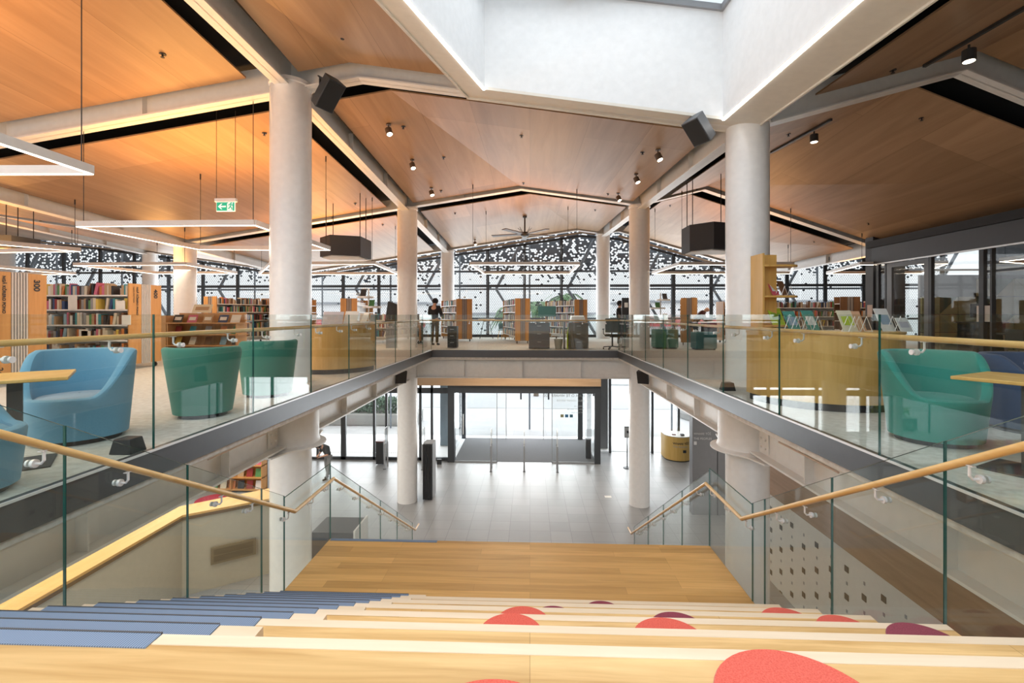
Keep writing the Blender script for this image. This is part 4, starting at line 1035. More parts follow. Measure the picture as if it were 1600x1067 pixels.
# tables and teal chairs by the windows
def cafe(px, Y, label_t, label_c, f=1):
    p = at(px, 520, Y=Y)
    t = thing('cafe_table', label_t, 'table', (p.x, Y, 0))
    m = MB(); m.lathe([(.001, .98), (.42, .98), (.42, 1.01), (.001, 1.01)], 28, caps=False); m.out('table_top', OAK_P, t)
    for s in (-1, 1):
        m = MB(); m.bar((s*.12, 0, .98), (s*.34, .0, 0), .03, .03); m.out('leg', DARK, t)
    t = thing('cafe_chair', label_c, 'chair', (p.x+.9*f, Y-.2, 0), .5*f)
    m = MB(); m.add([(-.24, -.22, .50), (.24, -.22, .50), (.24, .22, .47), (-.24, .22, .47), (-.24, -.22, .46), (.24, -.22, .46), (.24, .22, .43), (-.24, .22, .43)], [(0, 1, 2, 3), (7, 6, 5, 4), (0, 4, 5, 1), (1, 5, 6, 2), (2, 6, 7, 3), (3, 7, 4, 0)]); m.out('seat', TEALF, t, bevel=.01)
    m = MB(); m.lathe([(.25, .5), (.28, .72), (.27, .80)], 20, caps=False); m.v = [v for v in m.v]; m.f = [f_ for f_ in m.f if sum(m.v[i][1] for i in f_)/4 > -.02]; o = m.out('backrest', TEALF, t); s_ = o.modifiers.new('s', 'SOLIDIFY'); s_.thickness = .03
    for a in (-1, 1):
        for b in (-1, 1):
            m = MB(); m.bar((a*.16, b*.16, .46), (a*.23, b*.23, 0), .025, .025); m.out('leg', OAK_P, t)
cafe(760, 23.9, 'cafe table by the windows right of the first orange end panel', 'teal shell chair beside the window cafe table')
# ================================================================ pendant LED frames
def pendant(pts, label, Z=2.85, wires=(), light=0, close=True, uw=(2.2, 2.2), gc=None):
    P = [at(px, py, Z=Z) if not isinstance(px, Vector) else px for px, py in pts]
    c = sum(P, Vector())/len(P)
    t = thing('pendant_light', label, 'pendant light', (c.x, c.y, Z)); t['group'] = 'hanging LED frame lights'
    L_ = [p-c for p in P]; L_ = [Vector((p.x, p.y, 0)) for p in L_]
    m = MB(); n = len(L_); seg = range(n) if close else range(n-1)
    for i in seg: a, b = L_[i], L_[(i+1) % n]; m.beamv(a, b, .055, 0, .10)
    m.out('frame', plain('pendant_white', (.78, .76, .74), .4), t, smooth=False)
    m = MB()
    for i in seg: a, b = L_[i], L_[(i+1) % n]; m.beamv(a, b, .035, -.008, 0)
    m.out('diffuser', LED, t, smooth=False)
    for q in L_:
        top = HZ(q.x+c.x, q.y+c.y)+.1-Z
        m = MB(); q2 = q*.96; m.cyl((q2.x, q2.y, .1), (q2.x, q2.y, top), .006, n=6); m.cyl((q2.x, q2.y, top-.14), (q2.x, q2.y, top), .016, n=8); m.out('wire', BLK, t)
    if light:
        d = area('pendant_glow', (c.x, c.y, Z+.12), (PI, 0, 0), *uw, light, gc or (1, .46, .12)); d.parent = None
        d2 = area('pendant_down', (c.x, c.y, Z-.02), (0, 0, 0), *uw, light*.4, (1, .84, .62))
    return t
def V(x, y): return (Vector((x, y, 0)), 0)
pendant([(144, 272), V(-5.15, 2.6), V(-9.0, 2.6), V(-9.0, 5.25)], 'hanging LED frame cut by the left edge, nearest the viewer', 2.9, light=110)
pendant([(120, 354), (398, 352), (515, 391), (312, 390)], 'hanging LED frame with slanting sides just left of the big left column', 2.85, light=120)
pendant([(422, 414), (585, 413), (622, 429), (405, 429)], 'hanging LED frame between the big left column and the second left column', 2.85, light=90)
pendant([(735, 414), (905, 414), (890, 428), (757, 428)], 'hanging LED frame in the middle over the far desks', 2.85, light=55)
pendant([(1062, 414), (1240, 414), (1235, 428), (1019, 428)], 'hanging LED frame passing behind the big right column', 2.85, light=38)
pendant([(-120, 372), (125, 393), (-120, 396), (-220, 390)], 'hanging LED frame at left behind the nearest one, above the 300 bookcase', 2.85, light=90)
pendant([(115, 415), (290, 414), (370, 428), (245, 428)], 'hanging LED frame in front of the left windows behind the shelf column', 2.85, light=90)
pendant([(-100, 410), (118, 429), (-60, 429), (-150, 420)], 'hanging LED frame low at the left edge in front of the windows', 2.85, light=80)
pendant([(1292, 428), (1345, 414), (1480, 412), (1440, 427)], 'hanging LED frame beside the dark wall at right', 2.85, light=25)
pendant([V(12.2, 8.5), V(12.2, 12.6), V(14.6, 13.6), V(15.6, 9.5)], 'hanging LED frame inside the meeting room at right', 2.6, light=20)

# ceiling spotlights
def spot(px, py, label, sc=1.0, aim=(0, 0)):
    # hang from the plywood where the photo shows them
    d = proj_dirs(px, py); tt = 3.0
    while tt < 30:
        p = Vector((0, 0, CAMZ))+d*tt
        if p.z > HZ(p.x, p.y)-.14: break
        tt += .02
    p = Vector((0, 0, CAMZ))+d*tt; zc_ = HZ(p.x, p.y)+.10
    t = thing('ceiling_spotlight', label, 'spotlight', (p.x, p.y, zc_)); t['group'] = 'ceiling spotlights'
    m = MB(); m.cyl((0, 0, -.03), (0, 0, 0), .055*sc, n=16); m.cyl((0, 0, -.12), (0, 0, -.02), .014*sc, n=8); m.out('mount', plain('taupe_metal', (.13, .10, .08), .4, .3), t)
    m = MB(); ax = Vector((.35, -.3, -1)).normalized(); c0 = Vector((0, 0, -.14)); m.cyl(c0-ax*.03, c0+ax*.12, .075*sc, n=20); m.out('head', MATS['taupe_metal'], t)
    m = MB(); m.cyl(c0+ax*.12, c0+ax*.124, .060*sc, n=20); m.out('lens', LAMP, t)
    return t
for px, py, l in ((607, 210, 'spotlight nearest the left ridge, top of the left trio'), (644, 263, 'spotlight in the middle of the left trio'), (674, 305, 'lowest spotlight of the left trio by the second left column'),
                  (1028, 250, 'spotlight at the top of the right trio'), (994, 285, 'spotlight in the middle of the right trio'), (966, 313, 'lowest spotlight of the right trio near the far right column'),
                  (742, 382, 'tiny spotlight before the middle windows left of the fan'), (895, 375, 'tiny spotlight before the middle windows right of the fan'), (975, 381, 'tiny spotlight between the two right distant columns')):
    spot(px, py, l)
# track lights at right
def track(p0, p1, lp, label, l2):
    def hit(px, py):
        d = proj_dirs(px, py); tt = 3.0
        while tt < 30:
            p = Vector((0, 0, CAMZ))+d*tt
            if p.z > HZ(p.x, p.y)+.04: return p
            tt += .02
        return p
    a, b = hit(*p0), hit(*p1); c = (a+b)/2
    m = MB(); m.bar(a-c+Vector((0, 0, .03)), b-c+Vector((0, 0, .03)), .05, .05)
    o = m.out('light_track', DARK, smooth=False, loc=c); tag(o, label, 'light track')
    q = hit(*lp); t = thing('track_spotlight', l2, 'spotlight', q)
    m = MB(); m.cyl((0, 0, -.09), (0, 0, .0), .016, n=8); m.out('stem', DARK, t)
    m = MB(); m.cyl((0, 0, -.25), (0, 0, -.08), .085, n=24); m.out('head', DARK, t)
    m = MB(); m.cyl((0, 0, -.254), (0, 0, -.25), .07, n=24); m.out('lens', LAMP, t)
track((1444, 106), (1605, 14), (1514, 70), 'long dark light track on the ceiling at the upper right', 'black drum spotlight on the upper right track')
track((1205, 240), (1299, 189), (1272, 205), 'short dark light track right of the big right column', 'black drum spotlight on the short track by the right column')
# sprinklers and detectors
m = MB(); m.cyl((0, 0, -.008), (0, 0, 0), .05, n=14); m.cyl((0, 0, -.05), (0, 0, 0), .014, n=8); m.cyl((0, 0, -.055), (0, 0, -.05), .03, n=10)
me = None
spl = [(254, 85, 'on the top left ceiling panel'), (535, 56, 'right of the big left column under the roof light edge'), (630, 198, 'beside the upper left spotlight'), (693, 246, 'in the middle of the central ceiling'), (815, 212, 'at the centre of the ceiling under the roof light frame'), (1004, 238, 'left of the upper right spotlight'), (1395, 110, 'beside the long track'), (1440, 185, 'on the dark right ceiling'),
       (413, 208, 'left of the big left column on the orange ceiling'), (555, 318, 'right of the big left column on the orange ceiling'), (689, 298, 'near the lowest left spotlight'), (950, 303, 'near the lowest right spotlight'), (818, 286, 'at the central ridge'), (711, 333, 'over the middle bay left'), (930, 328, 'over the middle bay right'), (1232, 210, 'right of the big right column'), (1272, 377, 'on the right orange ceiling'), (1357, 349, 'on the dark ceiling near the meeting room'), (598, 351, 'before the second left column'), (1047, 321, 'right of the far right column'), (1089, 296, 'by the right ridge')]
for i, (px, py, l) in enumerate(spl):
    d = proj_dirs(px, py); tt = 3.0
    while tt < 30:
        p = Vector((0, 0, CAMZ))+d*tt
        if p.z > HZ(p.x, p.y)+.09: break
        tt += .02
    if i == 0: s0 = m.out('sprinkler', BLK); o = s0
    else: o = s0.copy(); C.objects.link(o)
    o.location = (p.x, p.y, HZ(p.x, p.y)+.10); tag(o, 'small dark sprinkler head '+l, 'sprinkler', 'sprinkler heads')

# exit sign
t = thing('exit_sign', 'green and white exit sign hanging on two thin rods at left', 'exit sign', at(353, 320, Y=8.9))
m = MB(); m.box(-.215, .215, -.03, .03, .055, .125); m.out('housing', SILVER, t, bevel=.006)
m = MB(); m.box(-.185, .185, -.012, .012, -.13, .055); m.out('sign_panel', plain('exit_white', (.85, .9, .87), .4, emit=(.8, .9, .85), es=.25), t, smooth=False)
EG = plain('exit_green', (.01, .33, .19), .4, emit=(.01, .42, .24), es=.35)
m = MB(); m.box(-.175, .03, -.016, -.012, -.118, .045); m.out('arrow_field', EG, t, smooth=False)
WE = plain('exit_mark', (.9, .95, .92), .4, emit=(.9, 1, .95), es=.3)
m = MB(); m.prism([(-.145, 0), (-.085, .055), (-.06, .055), (-.10, .014), (.01, .014), (.01, -.014), (-.10, -.014), (-.06, -.055), (-.085, -.055)][::-1], 0, .003)
m.v = [(x, -.017-z, y-.036) for x, y, z in m.v]; m.out('arrow', WE, t, smooth=False)
m = MB()
for pts in ([(.10, .03), (.112, .0), (.095, -.04)], [(.112, -.003), (.14, -.012), (.155, .008)], [(.105, .0), (.08, .008), (.066, -.015)], [(.095, -.04), (.125, -.06), (.13, -.1)], [(.095, -.04), (.075, -.07), (.05, -.075)]):
    m.tube([(x, -.016, z) for x, z in pts], .0085, 6)
m.ball((.118, -.016, .034), .013, 8); m.out('running_figure', EG, t)
m = MB(); m.box(.145, .176, -.016, -.012, -.118, .045); m.box(.03, .05, -.016, -.012, .03, .045); m.out('door_mark', EG, t, smooth=False)
zt_ = HZ(t.location.x, t.location.y)+.1-t.location.z
for s in (-1, 1):
    m = MB(); m.cyl((s*.19, 0, .12), (s*.19, 0, zt_), .005, n=6); m.out('rod', BLK, t)

# loudspeakers by the columns
def wedge_speaker(c, yaw, pitch, label, sx=.30, sy=.24, sz=.50, mat=None):
    t = thing('loudspeaker', label, 'loudspeaker', c); t.rotation_euler = (pitch, 0, yaw)
    m = MB(); m.prism([(-sx/2, -sy/2), (sx/2, -sy/2), (sx*.36, sy/2), (-sx*.36, sy/2)], -sz/2, sz/2); m.out('cabinet', mat or plain('speaker_grey', (.05, .06, .07), .5), t, bevel=.01)
    m = MB(); m.box(-sx/2+.015, sx/2-.015, -sy/2-.008, -sy/2, -sz/2+.02, sz/2-.02); m.out('grille', BLK, t, smooth=False)
    m = MB(); m.bar((-.02, sy/2, .12), (-.02, sy/2+.22, .12), .10, .02); m.bar((-.02, sy/2, -.12), (-.02, sy/2+.22, .12), .03, .02); m.out('bracket', DARK, t)
    return t
wedge_speaker((-3.52, 8.0, 5.08), 1.1, .75, 'dark loudspeaker tilted down on the inner side of the big left column head', sx=.36, sz=.54)
wedge_speaker((2.86, 8.0, 4.36), -1.1, .75, 'grey loudspeaker tilted down left of the big right column head', sx=.36, sz=.46, mat=plain('speaker_mid', (.13, .14, .155), .5))
wedge_speaker((-3.92, 14.0, -.62), .5, .35, 'black loudspeaker under the mezzanine edge at left', .34, .26, .40, BLK)
wedge_speaker((3.42, 14.2, -.62), -.5, .35, 'black loudspeaker under the mezzanine edge at right', .34, .26, .40, BLK)
# air conditioning boxes
def hvac(x, y, w_, d, z0, z1, label):
    t = thing('ventilation_box', label, 'ventilation unit', (x, y, 0)); G2 = plain('duct_grey', (.04, .045, .055), .5)
    m = MB(); m.prism([(-w_/2, -d*.1), (-w_*.1, -d/2), (w_/2, -d*.25), (w_/2, d/2), (-w_/2, d/2)], z0, z1); m.out('casing', G2, t, smooth=False)
    m = MB(); m.prism([(-w_*.44, -d*.08), (-w_*.1, -d*.42), (w_*.44, -d*.2), (w_*.44, d*.4), (-w_*.44, d*.4)], z0-.03, z0); m.out('outlet_grille', W_STEEL, t, smooth=False)
    for a_ in (-.4, .4):
        for b_ in (-.0, .4):
            m = MB(); m.cyl((a_*w_, b_*d, z1), (a_*w_, b_*d, HZ(x+a_*w_, y+b_*d)+.1), .012, n=6); m.out('hanger_rod', BLK, t)
a = at(532, 400, Y=14.2); hvac(a.x, 14.4, 1.35, 1.3, 3.02, 3.62, 'dark ventilation box under the ceiling right of the big left column')
a = at(1116, 380, Y=13.4); hvac(a.x, 13.7, 1.25, 1.2, 3.05, 3.80, 'dark ventilation box under the ceiling left of the big right column')
a = at(6, 360, Y=12.2); hvac(a.x, 12.2, 1.0, 1.0, 3.0, 3.35, 'dark ventilation box at the left edge under the ceiling')
# ceiling fan
p = at(820, 366, Y=20.2)
t = thing('ceiling_fan', 'large dark ceiling fan with long blades over the middle of the library', 'fan', p)
top = HZ(p.x, p.y)+.1-p.z
m = MB(); m.cyl((0, 0, 0), (0, 0, top), .035, n=10); m.cyl((0, 0, top-.08), (0, 0, top), .09, n=14); m.out('down_rod', DARK, t)
m = MB(); m.lathe([(.02, .12), (.14, .08), (.20, 0), (.17, -.08), (.05, -.12)], 24); m.out('hub', DARK, t)
for i in range(5):
    a = 2*PI*i/5+.35; d = Vector((math.cos(a), math.sin(a), 0)); m = MB(); m.bar(d*.15, d*1.5, .22, .03, (0.12*d.y, -0.12*d.x, 1)); m.out('blade', plain('fan_blade', (.10, .08, .07), .5), t, smooth=False)
for i in range(8):
    a = 2*PI*i/8; m = MB(); m.cyl((.12*math.cos(a), .12*math.sin(a), .06), (.30*math.cos(a), .30*math.sin(a), .28), .008, n=5); m.out('stay', DARK, t)
# floor boxes seen against the rails
m = MB(); m.add([(-.10, -.09, 0), (.10, -.09, 0), (.10, .09, 0), (-.10, .09, 0), (-.075, -.07, .13), (.075, -.07, .13), (.075, .07, .13), (-.075, .07, .13)], [(3, 2, 1, 0), (4, 5, 6, 7), (0, 1, 5, 4), (1, 2, 6, 5), (2, 3, 7, 6), (3, 0, 4, 7)])
o = m.out('floor_speaker', BLK, bevel=.008, loc=(-3.57, 4.02, 0)); tag(o, 'small black wedge box on the floor against the left glass', 'speaker box')
o2 = o.copy(); C.objects.link(o2); o2.location = (3.2, 7.7, 0); tag(o2, 'small black box on the floor against the right glass by the column', 'speaker box')
# ================================================================ entrance hall: shopfront, vestibule, gates
def at_g(px, py): return at(px, py, Z=GZ)
HZT = -1.30
m = MB(); m.box(-10, 3.1, 20.5, 20.75, -2.0+.1, -.35); struct(m.out('wall_bulkhead', wood('bulkhead_ply', (.40, .25, .14), (.50, .33, .20), 'X', .3), smooth=False), 'timber lined bulkhead above the entrance doors')
m = MB(); m.box(-12, 12, YF+.6, YW, -.36, -.30); struct(m.out('ceiling_hall', W_CREAM, smooth=False))
# left shopfront
YFR = 21.0
t = thing('window_8', 'dark framed shopfront left of the entrance doors with planting outside', 'window', (-8, YFR, GZ)); t['kind'] = 'structure'
xs_ = [at(p_, 700, Y=YFR).x for p_ in (497, 537, 585, 604, 657, 675, 703)]
m = MB()
for i, x in enumerate(xs_):
    w_ = .11 if i in (1,) else .05; m.box(x-w_, x+w_, YFR-.06, YFR+.06, GZ, -.4)
m.box(xs_[0], xs_[-1], YFR-.06, YFR+.06, GZ, GZ+.14); m.box(xs_[0]-4, xs_[-1], YFR-.06, YFR+.06, -2.32, -2.08); m.box(xs_[0]-4, xs_[0], YFR-.06, YFR+.06, GZ, GZ+.1)
child(m, 'window_frame', DARK, t, smooth=False)
m = MB(); m.box(xs_[0]-4, xs_[-1], YFR-.008, YFR+.008, GZ, -.4); child(m, 'pane', GLW, t, smooth=False)
m = MB(); z = GZ+.30
for i in range(40): m.box(xs_[0]+.05+.09*i*1.0, xs_[0]+.085+.09*i, YFR-.012, YFR-.009, z, z+.04)
child(m, 'frosted_dots', W_PAINT, t, smooth=False)
# right shopfront
YR = 22.5
t = thing('window_9', 'dark framed shopfront right of the entrance doors', 'window', (8, YR, GZ)); t['kind'] = 'structure'
xr2 = [at(p_, 700, Y=YR).x for p_ in (953, 1019, 1060, 1110, 1180, 1260)]
m = MB()
for x in xr2: m.box(x-.05, x+.05, YR-.07, YR+.07, GZ, -.4)
m.box(xr2[0], xr2[-1], YR-.04, YR+.04, -1.52, -1.40)
child(m, 'window_frame', DARK, t, smooth=False)
m = MB(); m.box(xr2[0]-.8, xr2[-1], YR-.008, YR+.008, GZ, -.4); child(m, 'pane', GLW, t, smooth=False)
m = MB()
for i in range(150): m.box(xr2[0]-.7+.05*i, xr2[0]-.672+.05*i, YR-.012, YR-.009, GZ+.03, GZ+.07)
child(m, 'frosted_dots', GREY, t, smooth=False)
# vestibule
Y0, Yo = 20.8, 24.8
xa, xb, xc_, xd = [at(p_, 700, Y=Y0).x for p_ in (712, 777, 862, 928)]
t = thing('door_1', 'glazed entrance vestibule with sliding doors and dark header', 'door', (-.5, Y0, GZ)); t['kind'] = 'structure'
m = MB(); m.box(xa-.34, xd+.28, Y0-.12, Y0+.14, -2.25, -1.88); child(m, 'header', DARK, t, smooth=False)
m = MB(); m.box(xa-.34, xa-.05, Y0-.08, Y0+.3, GZ, -2.25); m.box(xd+.02, xd+.28, Y0-.08, Y0+.1, GZ, -2.25); m.box(xd-.03, xd+.02, Y0+.1, Yo, -2.4, -2.25); m.box(xa-.3, xa-.25, Y0+.3, Yo, -2.4, -2.25)
child(m, 'post', DARK, t, smooth=False)
m = MB(); m.box(xa-.30, xa-.1, Yo-.05, Yo+.1, GZ, -1.9); m.box(xd-.3, xd-.05, Yo-.05, Yo+.1, GZ, -1.9); m.box(xa-.3, xd, Yo-.05, Yo+.1, -2.05, -1.7); child(m, 'outer_frame', DARK, t, smooth=False)
m = MB(); m.box(xa-.3, xd+.2, Y0, Yo, -1.9, -1.84); child(m, 'vestibule_roof', DARK, t, smooth=False)
for a, b, y in ((xa-.05, xb, Y0), (xc_, xd+.02, Y0)):
    m = MB(); m.box(a+.02, b-.02, y-.006, y+.006, GZ+.05, -2.27); g = child(m, 'sliding_door', GLW, t, smooth=False)
    m = MB(); m.box(a, b, y-.02, y+.02, GZ, GZ+.06); m.box(b-.03 if a < 0 else a, b if a < 0 else a+.03, y-.02, y+.02, GZ, -2.25); child(m, 'door_rail', GREY, t, smooth=False)
for a, b in ((xa-.05, xb+.2), (xc_-.2, xd-.1)):
    m = MB(); m.box(a, b, Yo-.006, Yo+.006, GZ+.03, -2.05); child(m, 'outer_door', GLW, t, smooth=False)
for x in (xb+.2, xc_-.25):
    m = MB(); m.box(x-.02, x+.02, Yo-.03, Yo+.03, GZ, -2.05); child(m, 'door_stile', SILVER, t, smooth=False)
for x in (xa-.28, xd+.06):
    m = MB(); m.box(x-.005, x+.005, Y0+.3, Yo-.1, GZ, -2.3); child(m, 'side_glass', GLW, t, smooth=False)
for px in (814, 857):
    m = MB(); a = at(px, 640, Y=Yo).x; m.box(a-.04, a+.04, Yo-.10, Yo-.05, -3.25, -2.35); child(m, 'outer_pull_handle', DARK, t, smooth=False)
m = MB(); x = xa+.35; m.tube([(x, Y0-.08, -4.1), (x, Y0-.08, -3.2)], .022, 8); child(m, 'pull_handle', SILVER, t)
# mirrored white lettering on the right pane (seen from inside) and three small coloured squares
LETT = plain('vinyl_grey', (.34, .36, .37), .6)
o = text('TE KURA O TE WHARE TŌĪ', .17, LETT, (xd-.12, Y0+.02, -2.42), (PI/2, 0, PI), t)
o.location = Vector(o.location)-Vector(t.location)
o = text('THE PUBLIC LIBRARY SERVICE', .115, plain('vinyl_pale', (.55, .57, .58), .6), (0, 0, 0), (PI/2, 0, PI), t); o.location = Vector((xd-.12, Y0+.02, -2.62))-Vector(t.location)
for i, s_ in enumerate(('OPEN  8.30', 'MON  FRI  9.00 5.00', 'SAT SUN 10.00')):
    o = text(s_, .085, MATS['vinyl_pale'], (0, 0, 0), (PI/2, 0, PI), t); o.location = Vector((xd-.45, Y0+.02, -2.86-.14*i))-Vector(t.location)
for i in range(3):
    m = MB(); a = at(889-7.2*i+3.6, 647, Y=Y0).x; m.box(a-.07, a+.07, Y0-.012, Y0-.008, -3.32, -3.19); child(m, 'sticker', plain('sticker_%d' % i, ((.03, .10, .14), (.02, .10, .22), (.22, .20, .10))[i], .5), t, smooth=False)
m = MB(); m.box(xa-.1, xd+.1, Y0+.1, Yo+.1, GZ+.001, GZ+.008); tag(m.out('entrance_mat', plain('mat_charcoal', (.115, .115, .12), .95), smooth=False), 'dark grey entrance mat filling the vestibule floor', 'mat')
t = thing('umbrella_bin', 'black upright bin inside the vestibule by the right door', 'bin', (at(920, 720, Y=21.4).x, 21.6, GZ))
m = MB(); m.box(-.12, .12, -.12, .12, .0, .85); m.out('body', BLK, t, bevel=.02)
m = MB(); m.box(-.13, .13, -.13, .13, .85, .9); m.out('lid', DGREY, t, bevel=.01)
# glass security gates
def gate(px, pyb, label, w_=.42, big=False):
    p = at_g(px, pyb); t = thing('security_gate', label, 'security gate', (p.x, p.y, GZ)); t['group'] = 'anti theft gates'
    m = MB(); m.box(-.006, .006, 0, w_, .45, 1.72); m.out('glass_blade', GLW, t, smooth=False)
    m = MB(); m.tube([(0, 0, 0), (0, 0, 1.66), (0, .07, 1.74), (0, w_-.07, 1.74), (0, w_, 1.66), (0, w_, 0)], .013, 8); m.out('edge_frame', SILVER, t)
    m = MB(); m.box(-.035, .035, -.03, .03, 0, 1.08); m.box(-.03, .03, w_-.03, w_+.03, 0, 1.08); m.out('post', GREY, t, bevel=.006)
    m = MB(); m.box(-.055, .055, -.05, .05, 0, .02); m.out('foot', DGREY, t)
gate(767, 737, 'slim glass security gate, left one in front of the entrance doors')
gate(819, 737, 'slim glass security gate, middle one in front of the entrance doors')
gate(871, 738, 'slim glass security gate, right one in front of the entrance doors')
gate(601, 733, 'glass security gate beside the black box at the left shopfront')
gate(660, 734, 'glass security gate just right of the left hall column')
t = thing('return_box', 'black box with a dark red top by the left shopfront', 'box', (at_g(593, 727).x, at_g(593, 727).y, GZ))
m = MB(); m.box(-.16, .16, 0, .3, .05, 1.0); m.out('body', BLK, t, smooth=False)
m = MB(); m.box(-.17, .17, -.01, .31, 1.0, 1.05); m.out('lid', plain('dark_maroon', (.10, .03, .03), .4), t, smooth=False)
p = at_g(668, 782); t = thing('louvre_screen', 'tall black vertical louvre unit right of the left hall column', 'radiator', (p.x, p.y, GZ))
m = MB(); m.box(-.17, .17, .06, .62, 0.03, 2.0); m.out('casing', GREY, t, smooth=False)
m = MB()
for i in range(6): m.box(-.17+.06*i, -.135+.06*i, .0, .07, .03, 1.98)
m.out('louvre_fins', BLK, t, smooth=False)
p = at_g(687, 724); m = MB(); m.box(-.1, .1, -.05, .05, 0, .22); tag(m.out('door_stop', BLK, loc=(p.x, p.y-.1, GZ)), 'small black door stop box at the foot of the left door post', 'door stop')
# sign stand
p = at_g(980, 731); t = thing('sign_stand', 'black sign stand left of the right hall column', 'sign', (p.x, p.y, GZ))
m = MB(); m.lathe([(.17, 0), (.17, .02), (.03, .035)], 28); m.cyl((0, 0, .02), (0, 0, 1.3), .022, n=10); m.out('post', BLK, t)
m = MB(); m.box(-.12, .15, -.012, .012, 1.3, 1.78); m.out('sign_board', plain('sign_grey', (.33, .34, .35), .5), t, smooth=False)
m = MB(); m.box(-.11, .14, -.016, -.012, 1.31, 1.33); m.box(-.11, .14, -.016, -.012, 1.75, 1.77); m.box(-.02, .08, -.016, -.012, 1.50, 1.60); m.out('sign_print', BLK, t, smooth=False)
# curved yellow desk
p = at_g(1063, 722); t = thing('reception_desk', 'curved yellow plywood desk with black lettering at the right of the hall', 'desk', (p.x+.05, p.y+.55, GZ))
YP = wood('yellow_ply', (.60, .38, .10), (.70, .46, .15), 'Z', .6)
n = 24; po = [(.62*math.cos(PI+PI*i/n), .58*math.sin(PI+PI*i/n)) for i in range(n+1)]+[(.62, .5), (-.62, .5)]
m = MB(); m.prism(po, .05, 1.10); m.out('body', YP, t)
m = MB(); m.prism([(x*.96, y*.96) for x, y in po], 0, .05); m.out('plinth', BLK, t)
m = MB(); m.prism([(x*1.02, y*1.02) for x, y in po], 1.10, 1.13); m.out('desk_top', plain('desk_white', (.75, .74, .71), .4), t)
def curved_text(body, size, z, mat, x0, bold=0.0):
    o = text(body, size, mat, (0, 0, 0), (0, 0, 0), t, align='LEFT', bold=bold)
    for v in o.data.vertices:
        x = x0+v.co.x; zz = z+v.co.y; y = -.58*math.sqrt(max(0, 1-(x/.62)**2))-.004-v.co.z; v.co = (x, y, zz)
curved_text('WHARE TŌĪ', .125, .78, BLK, -.36, .003); curved_text('THE PEOPLES', .105, .64, MATS['vinyl_grey'], -.36)
m = MB(); m.box(.06, .20, -.595, -.575, .42, .54); m.out('emblem', BLK, t, smooth=False)
m = MB(); m.box(-.2, -.05, -.2, -.05, 1.131, 1.16); tag(m.out('desk_tray', BLM if False else plain('burgundy', (.16, .04, .04), .5), loc=(p.x-.05, p.y+.5, GZ)), 'small burgundy tray on the yellow curved desk', 'tray')
m = MB(); m.box(.15, .3, -.3, -.15, 1.131, 1.2); tag(m.out('card_reader', DGREY, loc=(p.x-.05, p.y+.5, GZ)), 'small dark card reader on the yellow curved desk', 'card reader')
# grey wall panels behind the right side
def wallbox(name, x0, x1, y0, y1, z0, z1, mat, lab=None):
    m = MB(); m.box(x0, x1, y0, y1, z0, z1); o = m.out(name, mat, smooth=False); return struct(o, lab)
GP = plain('grey_panel', (.17, .175, .19), .45)
a = at_g(1083, 745).x
wallbox('wall_grey_panels', 5.35, 8.9, 15.6, 15.9, GZ, -.3, GP, 'slate grey panel wall with small white lettering, right of the yellow desk')
m = MB(); m.box(6.15, 6.17, 15.59, 15.6, GZ, -.3); m.box(6.75, 6.77, 15.59, 15.6, GZ, -.3); struct(m.out('trim_5', BLK, smooth=False))
for i, s_ in enumerate(('WHARE TŌĪ', 'THE PEOPLES')):
    o = text(s_, .10, plain('wall_vinyl', (.55, .56, .58), .6), (5.38, 15.585, -2.72-.16*i), (PI/2, 0, 0), None); o.name = 'wall_lettering'; tag(o, '%s line of pale lettering on the slate grey wall' % ('upper', 'lower')[i], 'lettering')
m = MB(); m.box(5.39, 5.48, 15.58, 15.59, -3.05, -2.94); tag(m.out('wall_emblem', MATS['wall_vinyl'], smooth=False), 'small pale square emblem under the lettering on the slate grey wall', 'emblem')
# right wall: white perforated lower part, brown timber upper part, beyond the stair
WR = 5.95
m = MB(); m.box(WR, WR+.12, 0, 12.6, GZ, -3.22); struct(m.out('wall_perforated_base', plain('perf_white', (.70, .69, .66), .6), smooth=False), 'pale wall with rows of small square openings right of the stair')
m = MB(); m.box(WR-.01, WR+.12, 0, 12.6, -3.22, -.3); struct(m.out('wall_timber_upper', wood('wall_veneer', (.30, .19, .11), (.40, .26, .16), 'Y', .3), smooth=False), 'brown timber lining above the perforated wall')
m = MB(); m2 = MB()
for i in range(24):
    for j in range(8):
        y = 1.6+.46*i; z = -3.5-.262*j
        if (i+j) % 2 == 0: m.box(WR-.012, WR+.0, y, y+.105, z-.11, z)
        else: m2.box(WR-.006, WR+.0, y+.03, y+.07, z-.09, z-.03)
struct(m.out('wall_square_openings', plain('hole_dark', (.10, .09, .075), .8), smooth=False)); struct(m2.out('wall_small_marks', GREY, smooth=False))
# left: enclosure with timber cap, oblique wall and vent grille
c0 = Vector((-8.1, 10.6, 0)); dr = Vector((math.sin(math.radians(55)), math.cos(math.radians(55)), 0)); c1 = c0+dr*2.6; dn = Vector((-dr.y, dr.x, 0))*.85
ZC = -3.50
m = MB(); m.prism([(-8.1, -1), (c0.x, c0.y), (c1.x, c1.y), (c1.x+dn.x, c1.y+dn.y), (c0.x-.75+.15, c0.y+.35), (-8.95, 10.3), (-8.95, -1)], ZC, ZC+.05)
struct(m.out('trim_6', wood('cap_oak', (.62, .36, .12), (.74, .46, .18), 'Y', .3), smooth=False), 'broad golden timber cap on the low wall left of the stair')
m = MB(); m.prism([(-8.12, -1), (c0.x-.02, c0.y+.01), (c1.x, c1.y+.04), (c1.x+dn.x*.9, c1.y+dn.y*.9), (-8.9, 10.3), (-8.9, -1)], GZ, ZC)
struct(m.out('wall_low_left', plain('beige_wall', (.50, .46, .38), .7), smooth=False), 'beige low wall with a slot grille left of the stair')
